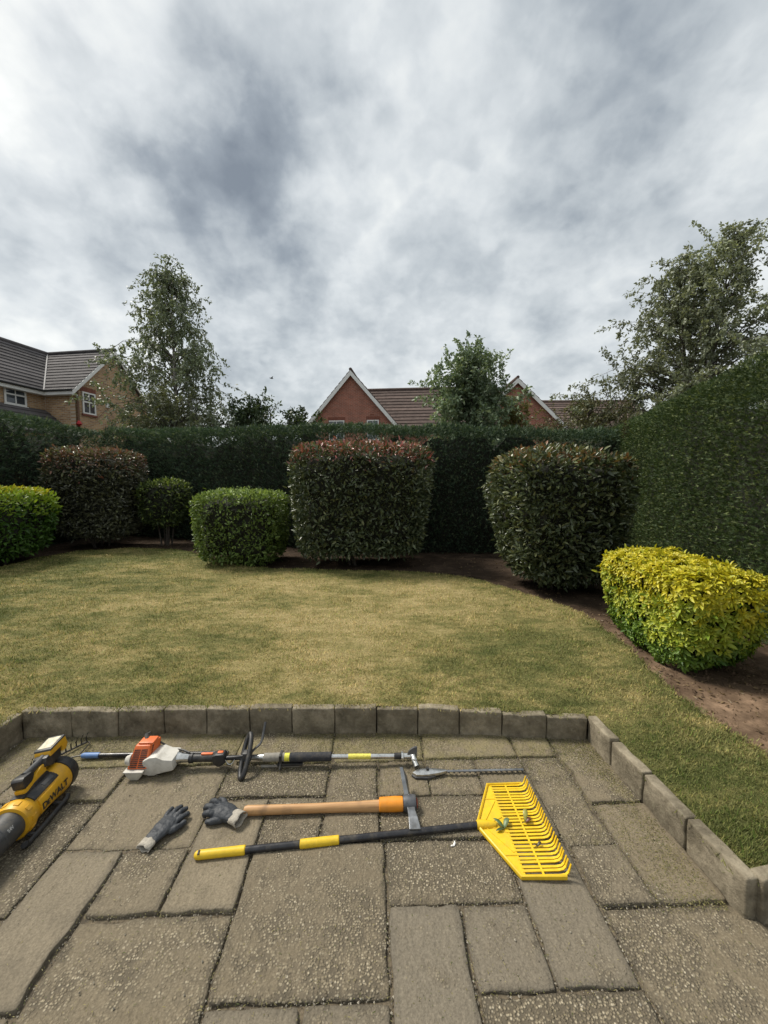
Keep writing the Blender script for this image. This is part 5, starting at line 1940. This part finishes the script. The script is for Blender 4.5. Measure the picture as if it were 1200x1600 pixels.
    # toothed quadrant and bracket
    qd = [(0, 0)] + [(.062 * math.cos(R(a)), .062 * math.sin(R(a))) for a in range(85, 190, 7)]
    Mq = Matrix.Translation((1.655, -.012, .048)) @ Matrix(((1, 0, 0, 0), (0, .35, 1, 0), (0, .94, 0, 0), (0, 0, 0, 1)))
    MB().prism(qd, -.006, .006, Mq).build('angle_quadrant', M_DGREY, k, bevel=.002)
    br = MB()
    br.tube([(1.632, -.012, .062), (1.640, -.045, .046), (1.650, -.070, .032)], [.017, .019, .020], 12)
    br.tube([(1.64, -.045, .066), (1.64, -.045, .020)], .012, 10)
    br.build('gear_bracket', M_STEEL, k, smooth=True)
    gbx = MB().prism([(1.618, -.012), (1.66, .018), (1.73, .020), (1.80, .012), (1.83, .004), (1.83, -.006), (1.78, -.022), (1.70, -.036), (1.64, -.034)], .010, .030,
                     Matrix.Translation((0, -.096, 0))).build('gear_housing', M_STEEL, k, bevel=.006, smooth=True)
    MB().prism([(1.612, -.014), (1.65, .022), (1.70, .022), (1.71, -.020), (1.76, -.032), (1.70, -.044), (1.636, -.040)], .002, .016,
               Matrix.Translation((0, -.096, 0))).build('gear_base', M_DGREY, k, bevel=.004, smooth=True)
    MB().tube([(1.712, -.086, .030), (1.712, -.086, .037)], .010, 12).build('gear_bolt', M_BLK, gbx, smooth=True)
    # blade: two flat bars with teeth along both sides
    yb = -.098
    bl = MB().box((1.80, yb - .0075, .021), (2.292, yb + .0075, .025))
    blade = bl.build('blade_bar', M_TOOLST, k)
    tooth = None
    for i in range(15):
        x = 1.838 + i * .0316
        if tooth is None:
            tm = MB()
            for s in (-1, 1):
                tm.prism([(-.007, s * .0070), (.007, s * .0070), (.0045, s * .0150), (-.0015, s * .0150)], .0195, .0235)
            tooth = tm.build('blade_tooth', M_DSTEEL, k)
            o = tooth
        else:
            o = tooth.copy()
            COL.objects.link(o)
            o.parent = k
        o.location = (x, yb, 0)


hedge_trimmer()


# ---- bow rake behind the blower
def bow_rake():
    k = tag(empty('garden_rake', (-1.83, 2.465, 0)), 'black garden rake with blue ferrule, its tines half hidden behind the leaf blower', 'rake')
    z = .022
    MB().tube([(.0, 0, z), (.012, 0, z), (.11, -.002, z)], [.012, .0165, .0165], 14).build('ferrule', M_BLUE, k, smooth=True)
    MB().tube([(.108, -.002, z), (.92, -.010, z)], .0135, 14).build('handle', M_BLKM, k, smooth=True)
    a, b = Vector((-.232, -.095, .012)), Vector((-.075, .150, .012))
    MB().tube([a, b], .0065, 8).build('head_bar', M_DSTEEL, k, smooth=True)
    MB().tube(smooth_line([tuple(b), (-.045, .135, .016), (-.030, .06, .020), (-.020, .012, z), (.01, 0, z)], 5), .0042, 7).build('bow_arm', M_DSTEEL, k, smooth=True)
    MB().tube(smooth_line([tuple(a), (-.205, -.12, .016), (-.12, -.055, .020), (-.04, -.010, z), (.01, 0, z)], 5), .0042, 7).build('bow_arm', M_DSTEEL, k, smooth=True)
    for i in range(11):
        p = a + (b - a) * (i / 10)
        t = MB().tube([p, p + Vector((-.004, .003, .03)), p + Vector((.012, -.004, .062)), p + Vector((.022, -.008, .074))], [.0045, .0042, .0034, .0014], 7)
        t.build('tine', M_DSTEEL, k, smooth=True)


bow_rake()


# ---- leaf blower
def text_mesh(parts, mat, name, parent, warp):
    """parts: (string, size, x offset); warp maps flat (u, v) to a point"""
    V, F = [], []
    for s, size, off in parts:
        cu = bpy.data.curves.new('lettering', 'FONT')
        cu.body = s
        cu.size = size
        cu.offset = size * .03
        cu.resolution_u = 3
        ob = bpy.data.objects.new('lettering', cu)
        COL.objects.link(ob)
        bpy.context.view_layer.update()
        dg = bpy.context.evaluated_depsgraph_get()
        me = bpy.data.meshes.new_from_object(ob.evaluated_get(dg))
        bm = bmesh.new()
        bm.from_mesh(me)
        bmesh.ops.triangulate(bm, faces=bm.faces)
        b0 = len(V)
        bm.verts.ensure_lookup_table()
        V += [warp(v.co.x + off, v.co.y) for v in bm.verts]
        F += [tuple(b0 + v.index for v in f.verts) for f in bm.faces]
        bm.free()
        bpy.data.objects.remove(ob)
        bpy.data.meshes.remove(me)
        bpy.data.curves.remove(cu)
    return MB().add(V, F).build(name, mat, parent, fix=False)


def blower():
    k = tag(empty('leaf_blower', (-1.742, 1.895, 0), R(95)), 'yellow and black cordless leaf blower standing at the left edge', 'leaf blower')
    za = .098
    roll = Matrix.Translation((0, 0, za)) @ Matrix.Rotation(R(-9), 4, 'X') @ Matrix.Translation((0, 0, -za))

    def part(mb, name, mat, par=k, **kw):
        o = mb.build(name, mat, par, **kw)
        if par is k:
            o.matrix_local = roll
        return o
    # nozzle tube (runs out of the picture towards the camera)
    tube = part(MB().lathe_x([(-.66, .050), (-.655, .056), (-.40, .060), (-.16, .064), (-.135, .0645), (-.132, .0675), (-.125, .0675), (-.02, .070), (-.0, .070)], 32, (0, 0, za)), 'nozzle_tube', M_DGREY, smooth=True)
    body = part(MB().lathe_x([(-.035, .071), (-.032, .084), (-.018, .0875), (0, .089), (.02, .088), (.035, .080), (.06, .076), (.15, .078), (.20, .082), (.24, .088), (.275, .089), (.285, .086), (.288, .07)], 36, (0, 0, za)), 'body', M_AMBER, smooth=True)
    part(MB().lathe_x([(.282, .082), (.286, .092), (.30, .0935), (.325, .0925), (.345, .084), (.352, .066), (.348, .03)], 32, (0, 0, za)), 'intake_guard', M_BLK, smooth=True)
    # raised ribs round the front collar
    for i in range(10):
        a = R(20 + i * 36)
        M = Matrix.Translation((0, 0, za)) @ Matrix.Rotation(a, 4, 'X')
        MB().box((-.016, -.012, .086), (.012, .012, .0912), M).build('collar_rib', M_AMBER, body, bevel=.002)

    def sector(x0, x1, a0, a1, r0, r1, skew=0.0, n=10):
        m = MB()
        V, F = [], []
        for i in range(n + 1):
            a = R(a0 + (a1 - a0) * i / n)
            for x, r_ in ((x0, r0), (x0, r1), (x1, r1), (x1, r0)):
                V.append((x + skew * i / n, -math.sin(a) * r_, za + math.cos(a) * r_))
        for i in range(n):
            for j in range(4):
                F.append((i * 4 + j, i * 4 + (j + 1) % 4, i * 4 + 4 + (j + 1) % 4, i * 4 + 4 + j))
        F += [(3, 2, 1, 0), (n * 4, n * 4 + 1, n * 4 + 2, n * 4 + 3)]
        return m.add(V, F)
    # side panel frames: amber plate with the lettering, black inlay above it
    part(sector(.055, .235, 62, 118, .060, .0835), 'side_panel', M_AMBER, bevel=.003, smooth=True)
    inl = part(sector(.045, .255, 16, 56, .060, .0845), 'black_inlay', M_BLK, bevel=.003, smooth=True)
    sector(.13, .20, 30, 44, .070, .0862).build('switch_slot', M_DGREY, inl, bevel=.001)

    def warp(u, v):
        a = R(105) - v / .084
        r_ = .0866 + max(0.0, u - .09) * .05
        return (.058 + u, -math.sin(a) * r_, za + math.cos(a) * r_)
    lt = text_mesh([('D', .046, 0), ('E', .036, .033), ('WALT', .046, .054)], M_BLK, 'lettering', body, warp)

    def warp2(u, v):
        a = R(70) - v / .066
        return (-.118 + u, -math.sin(a) * .0690, za + math.cos(a) * .0690)
    text_mesh([('54V', .020, 0)], plain('white_print', (.36, .36, .35), .6), 'lettering', tube, warp2)
    # pedestal (amber and black) on top of the body, the grip and the battery
    Mx = Matrix(((1, 0, 0, 0), (0, 0, 1, 0), (0, 1, 0, 0), (0, 0, 0, 1)))
    part(MB().prism([(.060, .155), (.052, .205), (.10, .210), (.135, .222), (.175, .238), (.205, .238), (.215, .165)], -.026, .026, Mx), 'pedestal', M_AMBER, bevel=.008, smooth=True)
    part(MB().prism([(.032, .150), (.030, .184), (.075, .186), (.12, .196), (.205, .196), (.23, .160), (.12, .150)], -.032, .032, Mx), 'black_skirt', M_BLK, bevel=.007, smooth=True)
    part(MB().prism([(.056, .206), (.050, .254), (.066, .264), (.118, .258), (.132, .240), (.110, .212)], -.030, .030, Mx), 'trigger_housing', M_BLK, bevel=.009, smooth=True)
    part(MB().tube([(.10, 0, .247), (.14, 0, .247), (.19, 0, .247), (.25, 0, .248)], [.018, .0165, .0175, .021], 14, flat=1.15), 'handle', M_DGREY, smooth=True)
    part(MB().prism([(.195, .222), (.21, .262), (.30, .272), (.325, .254), (.310, .210), (.245, .196)], -.036, .036, Mx), 'battery_mount', M_BLK, bevel=.008, smooth=True)
    bat = part(MB().prism([(.232, .252), (.238, .282), (.362, .290), (.370, .240), (.348, .218), (.320, .222), (.328, .254)], -.042, .042, Mx), 'battery', M_AMBER, bevel=.006, smooth=True)
    MB().prism([(.238, .280), (.242, .291), (.357, .299), (.364, .288)], -.044, .044, Mx).build('battery_cap', M_DGREY, bat, bevel=.004, smooth=True)
    MB().prism([(.255, .2915), (.255, .2935), (.345, .2998), (.345, .2968)], -.034, .034, Mx).build('battery_label', plain('cream_label', (.55, .50, .36), .55, var=.35, scale=40), bat)
    # foot, flat on the slab
    for sy in (-.088, .055):
        ft = MB()
        ft.tube(smooth_line([(-.075, sy, .030), (-.060, sy, .017), (-.02, sy, .016), (.07, sy, .015), (.17, sy, .016), (.215, sy, .018), (.235, sy, .034)], 4), .0155, 10)
        ft.tube([(-.01, sy, .020), (-.01, sy * .5, .036)], .012, 8)
        ft.tube([(.18, sy, .020), (.18, sy * .5, .036)], .012, 8)
        ft.build('foot', M_BLK, k, smooth=True)
    MB().box((-.03, -.02, .01), (.21, .045, .05)).build('foot_web', M_BLK, k, bevel=.006)


blower()


# ---- gloves
def glove(label, loc, rz, fingers, thumb, palm, cuff_tilt, curl):
    k = tag(empty('work_glove', loc, rz), label, 'glove', 'pair of work gloves on the slabs')
    m = MB()
    # palm: stacked oval sections along x
    def sec(x, y, z, ry, rz_, n=16):
        return [(x, y + ry * math.cos(2 * math.pi * i / n), z + rz_ * math.sin(2 * math.pi * i / n)) for i in range(n)]
    V, F = [], []
    for s in palm:
        V += sec(*s)
    n = 16
    for i in range(len(palm) - 1):
        for j in range(n):
            F.append((i * n + j, i * n + (j + 1) % n, (i + 1) * n + (j + 1) % n, (i + 1) * n + j))
    F += [tuple(range(n - 1, -1, -1)), tuple(range((len(palm) - 1) * n, len(palm) * n))]
    m.add(V, F)
    for pts, r_ in fingers + [thumb]:
        pts = smooth_line(pts, 4)
        rad = [r_ * (1.06 - .16 * i / (len(pts) - 1)) for i in range(len(pts))]
        d = Vector(pts[-1]) - Vector(pts[-2])
        d.normalize()
        tip = Vector(pts[-1])
        pts = pts + [tuple(tip + d * r_ * .5), tuple(tip + d * r_ * .80)]
        rad += [r_ * .70, r_ * .32]
        m.tube(pts, rad, 10)
    o = m.build('glove_shell', plain('dark_coated_glove', (.036, .040, .046), .6, spec=.35, var=.12, scale=30, bump=.25, bscale=120, dirt=.04), k)
    rm = o.modifiers.new('remesh', 'REMESH')
    rm.mode = 'VOXEL'
    rm.voxel_size = .0030
    rm.use_smooth_shade = True
    sm = o.modifiers.new('smooth', 'SMOOTH')
    sm.factor = .5
    sm.iterations = 3
    tx = bpy.data.textures.new('creases', 'CLOUDS')
    tx.noise_scale = .022
    dp = o.modifiers.new('creases', 'DISPLACE')
    dp.texture = tx
    dp.strength = .0075
    dp.mid_level = .5
    # knitted cuff: an open tube with thickness
    c = MB()
    ns = 24
    rings = cuff_tilt
    V, F = [], []
    for (x, y, z, ry, rz_) in rings:
        V += [(x + .004 * math.sin(5 * a_), y + ry * (1 + .05 * math.sin(3 * a_ + x * 90)) * math.cos(a_), z + rz_ * math.sin(a_) * (1 + .08 * math.sin(4 * a_)))
              for a_ in [2 * math.pi * i / ns for i in range(ns)]]
    for i in range(len(rings) - 1):
        for j in range(ns):
            F.append((i * ns + j, i * ns + (j + 1) % ns, (i + 1) * ns + (j + 1) % ns, (i + 1) * ns + j))
    cf = c.add(V, F).build('cuff', plain('grubby_knit', (.34, .31, .26), .95, var=.3, scale=60, bump=.8, bscale=240), k, smooth=True)
    so_ = cf.modifiers.new('thickness', 'SOLIDIFY')
    so_.thickness = .0035
    return k


glove('dark grey work glove lying flat with straight fingers, nearer the blower', (-1.072, 1.822, 0), R(70),
      [([(.135, .034, .019), (.165, .046, .025), (.200, .055, .017)], .0140), ([(.145, .012, .021), (.180, .018, .029), (.226, .022, .017)], .0145),
       ([(.145, -.012, .021), (.180, -.013, .030), (.224, -.014, .018)], .0142), ([(.135, -.034, .019), (.165, -.040, .027), (.202, -.046, .017)], .0130)],
      ([(.085, -.040, .016), (.120, -.062, .018), (.156, -.070, .015)], .0145),
      [(.010, 0, .020, .037, .016), (.045, 0, .023, .042, .020), (.085, -.002, .024, .049, .022), (.125, 0, .023, .051, .020), (.150, 0, .021, .046, .016)],
      [(-.026, .0, .018, .039, .016), (-.012, 0, .019, .037, .017), (.004, 0, .020, .037, .0175), (.018, 0, .021, .037, .0175)], 0)
glove('dark grey work glove with half curled fingers, touching the mattock handle', (-.692, 1.948, 0), R(154),
      [([(.105, .032, .030), (.135, .050, .046), (.160, .054, .036), (.166, .050, .020)], .0150), ([(.115, .012, .034), (.150, .020, .052), (.184, .022, .040), (.192, .020, .018)], .0152),
       ([(.115, -.012, .034), (.150, -.016, .050), (.186, -.018, .038), (.196, -.018, .016)], .0150), ([(.100, -.034, .028), (.130, -.046, .040), (.164, -.052, .030), (.174, -.052, .016)], .0140)],
      ([(.060, .034, .022), (.090, .060, .026), (.122, .072, .020)], .0155),
      [(.008, 0, .029, .041, .026), (.04, 0, .031, .046, .029), (.075, 0, .033, .052, .029), (.105, 0, .034, .053, .026), (.128, 0, .033, .046, .020)],
      [(-.032, .0, .030, .046, .029), (-.016, 0, .030, .043, .0285), (.002, 0, .030, .041, .027), (.016, 0, .030, .041, .027)], 1)


# ------------------------------------------------------------------ small loose stuff
def clippings():
    n = 34000
    X = rng.uniform(-2.35, 1.5, n)
    Y = 2.68 - np.abs(rng.normal(0, .24, n))
    m = 7000
    X2 = rng.uniform(-2.35, 1.5, m)
    Y2 = rng.uniform(.9, 2.6, m)
    k3 = 7000
    X3 = 1.47 - np.abs(rng.normal(0, .16, k3))
    Y3 = rng.uniform(1.45, 2.5, k3)
    # along the joints
    js = []
    for s in SLABS[:36]:
        for (a, b, c, d) in ((s[0], s[2], s[1], s[2]), (s[0], s[2], s[0], s[3])):
            q = int(90 * (abs(c - a) + abs(d - b)))
            u = rng.random(q)
            js.append(np.c_[a + (c - a) * u + rng.normal(0, .006, q), b + (d - b) * u + rng.normal(0, .006, q)])
    J = np.vstack(js)
    P = np.vstack([np.c_[X, Y], np.c_[X2, Y2], np.c_[X3, Y3], J])
    line = np.interp(P[:, 0], [p[0] for p in KERB_BACK], [p[1] for p in KERB_BACK])
    P = P[(P[:, 1] < line - .004) & (P[:, 0] < 1.47) & (P[:, 1] > .9)]
    n = len(P)
    z = .0035 + .003 * rng.random(n)
    P = np.c_[P, z]
    az = rng.random(n) * 6.283
    D = np.c_[np.cos(az), np.sin(az), rng.normal(0, .15, n)]
    F = unit(np.c_[rng.normal(0, .4, (n, 2)), np.ones(n)])
    Ln = .004 + .012 * rng.random(n) ** 2.2
    Wd = .0016 + .0014 * rng.random(n)
    tint = lerp(C(.12, .115, .042), C(.32, .28, .12), rng.random(n))
    g = rng.random(n) < .2
    tint[g] = C(.09, .115, .03)
    d_ = rng.random(n) < .12
    tint[d_] = C(.05, .04, .025)
    o = link('grass_clippings', leaves_mesh('grass_clippings', P, D, F, Ln, Wd, tint, LEAF4), M_GRASSB)
    tag(o, 'fine grass clippings and grit scattered over the paving', 'clippings', kind='stuff')


clippings()


def grit():
    """small pale stones lodged in the joints and on the slabs"""
    n = 2600
    js = []
    for s in SLABS[:36]:
        for (a, b, c, d) in ((s[0], s[2], s[1], s[2]), (s[0], s[2], s[0], s[3])):
            q = int(95 * (abs(c - a) + abs(d - b)))
            u = rng.random(q)
            js.append(np.c_[a + (c - a) * u + rng.normal(0, .004, q), b + (d - b) * u + rng.normal(0, .004, q), np.full(q, -.006)])
    J = np.vstack(js)
    S = np.c_[rng.uniform(-2.3, 1.4, 700), rng.uniform(.95, 2.6, 700), np.full(700, .001)]
    P = np.vstack([J, S])
    P = P[P[:, 0] < 1.46]
    n = len(P)
    base = np.array([[1, 0, 0], [-1, 0, 0], [0, 1, 0], [0, -1, 0], [0, 0, 1], [0, 0, -1]], float)
    tri = np.array([[0, 2, 4], [2, 1, 4], [1, 3, 4], [3, 0, 4], [2, 0, 5], [1, 2, 5], [3, 1, 5], [0, 3, 5]])
    r_ = (.0016 + .0036 * rng.random(n) ** 2)[:, None, None]
    V = P[:, None, :] + base[None] * r_ * (0.6 + .7 * rng.random((n, 6, 1)))
    F = (tri[None] + (np.arange(n) * 6)[:, None, None]).reshape(-1, 3)
    me = bpy.data.meshes.new('grit')
    me.from_pydata(V.reshape(-1, 3).tolist(), [], F.tolist())
    at = me.attributes.new('tint', 'FLOAT_COLOR', 'POINT')
    c = lerp(C(.12, .10, .075), C(.42, .38, .30), rng.random(n))
    c4 = np.ones((n, 6, 4), np.float32)
    c4[:, :, :3] = c[:, None]
    at.data.foreach_set('color', c4.ravel())
    m, t, b = principled('pale_grit')
    a = N(t, 'ShaderNodeAttribute', attribute_name='tint')
    t.links.new(a.outputs['Color'], b.inputs['Base Color'])
    b.inputs['Roughness'].default_value = .85
    tag(link('grit', me, m), 'pale grit lodged in the paving joints', 'grit', kind='stuff')


grit()


def litter():
    """dead leaves and crumbs on the bare soil"""
    n = 7500
    P = np.c_[rng.uniform(-8, 5.5, n), rng.uniform(1.6, 11.5, n), np.zeros(n)]
    P = P[~in_poly(P, lawn_poly)]
    P = P[soil_keep(P)]
    near = np.c_[rng.uniform(2.2, 3.4, 900), rng.uniform(1.6, 4.8, 900), np.zeros(900)]
    near = near[~in_poly(near, lawn_poly)]
    P = np.vstack([P, near])
    n = len(P)
    P[:, 2] = soil_z(P) + .006
    az = rng.random(n) * 6.28
    D = np.c_[np.cos(az), np.sin(az), rng.normal(0, .2, n)]
    F = unit(np.c_[rng.normal(0, .5, (n, 2)), np.ones(n)])
    Ln = .015 + .035 * rng.random(n) ** 2
    tint = lerp(C(.07, .045, .025), C(.24, .17, .09), rng.random(n))
    o = link('leaf_litter', leaves_mesh('leaf_litter', P, D, F, Ln, Ln * .5, tint, LEAF), M_LEAF)
    tag(o, 'dry leaf litter scattered on the bare soil of the beds', 'leaf litter', kind='stuff')


litter()



def clods():
    """crumbs of earth and small stones on the beds"""
    n = 5200
    P = np.vstack([np.c_[rng.uniform(-8, 5.2, n), rng.uniform(1.6, 11.0, n), np.zeros(n)], np.c_[rng.uniform(2.2, 3.6, 1500), rng.uniform(1.6, 5.0, 1500), np.zeros(1500)]])
    P = P[~in_poly(P, lawn_poly)]
    P = P[soil_keep(P)]
    n = len(P)
    P[:, 2] = soil_z(P)
    base = np.array([[1, 0, 0], [-1, 0, 0], [0, 1, 0], [0, -1, 0], [0, 0, 1], [0, 0, -1]], float)
    tri = np.array([[0, 2, 4], [2, 1, 4], [1, 3, 4], [3, 0, 4], [2, 0, 5], [1, 2, 5], [3, 1, 5], [0, 3, 5]])
    r_ = (.005 + .016 * rng.random(n) ** 3)[:, None, None]
    V = P[:, None, :] + base[None] * r_ * (0.6 + .7 * rng.random((n, 6, 1))) + rng.normal(0, .002, (n, 6, 3))
    F = (tri[None] + (np.arange(n) * 6)[:, None, None]).reshape(-1, 3)
    me = bpy.data.meshes.new('soil_crumbs')
    me.from_pydata(V.reshape(-1, 3).tolist(), [], F.tolist())
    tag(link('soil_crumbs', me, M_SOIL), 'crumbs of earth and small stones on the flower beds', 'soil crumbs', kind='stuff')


clods()

# a bird far off over the hedge
bd = tag(empty('bird', (-7.2, 30.0, 9.42), R(40)), 'tiny dark bird flying left of the red gable', 'bird')
MB().lathe_x([(-.16, .005), (-.10, .03), (0, .045), (.08, .04), (.12, .025), (.16, .004)], 10).build('body', M_BLK, bd, smooth=True)
for s in (-1, 1):
    MB().prism([(-.06, 0), (.06, 0), (.03, s * .16), (-.02, s * .34), (-.06, s * .20)], -.004, .004, Matrix.Rotation(R(14 * s), 4, 'X')).build('wing', M_BLK, bd)
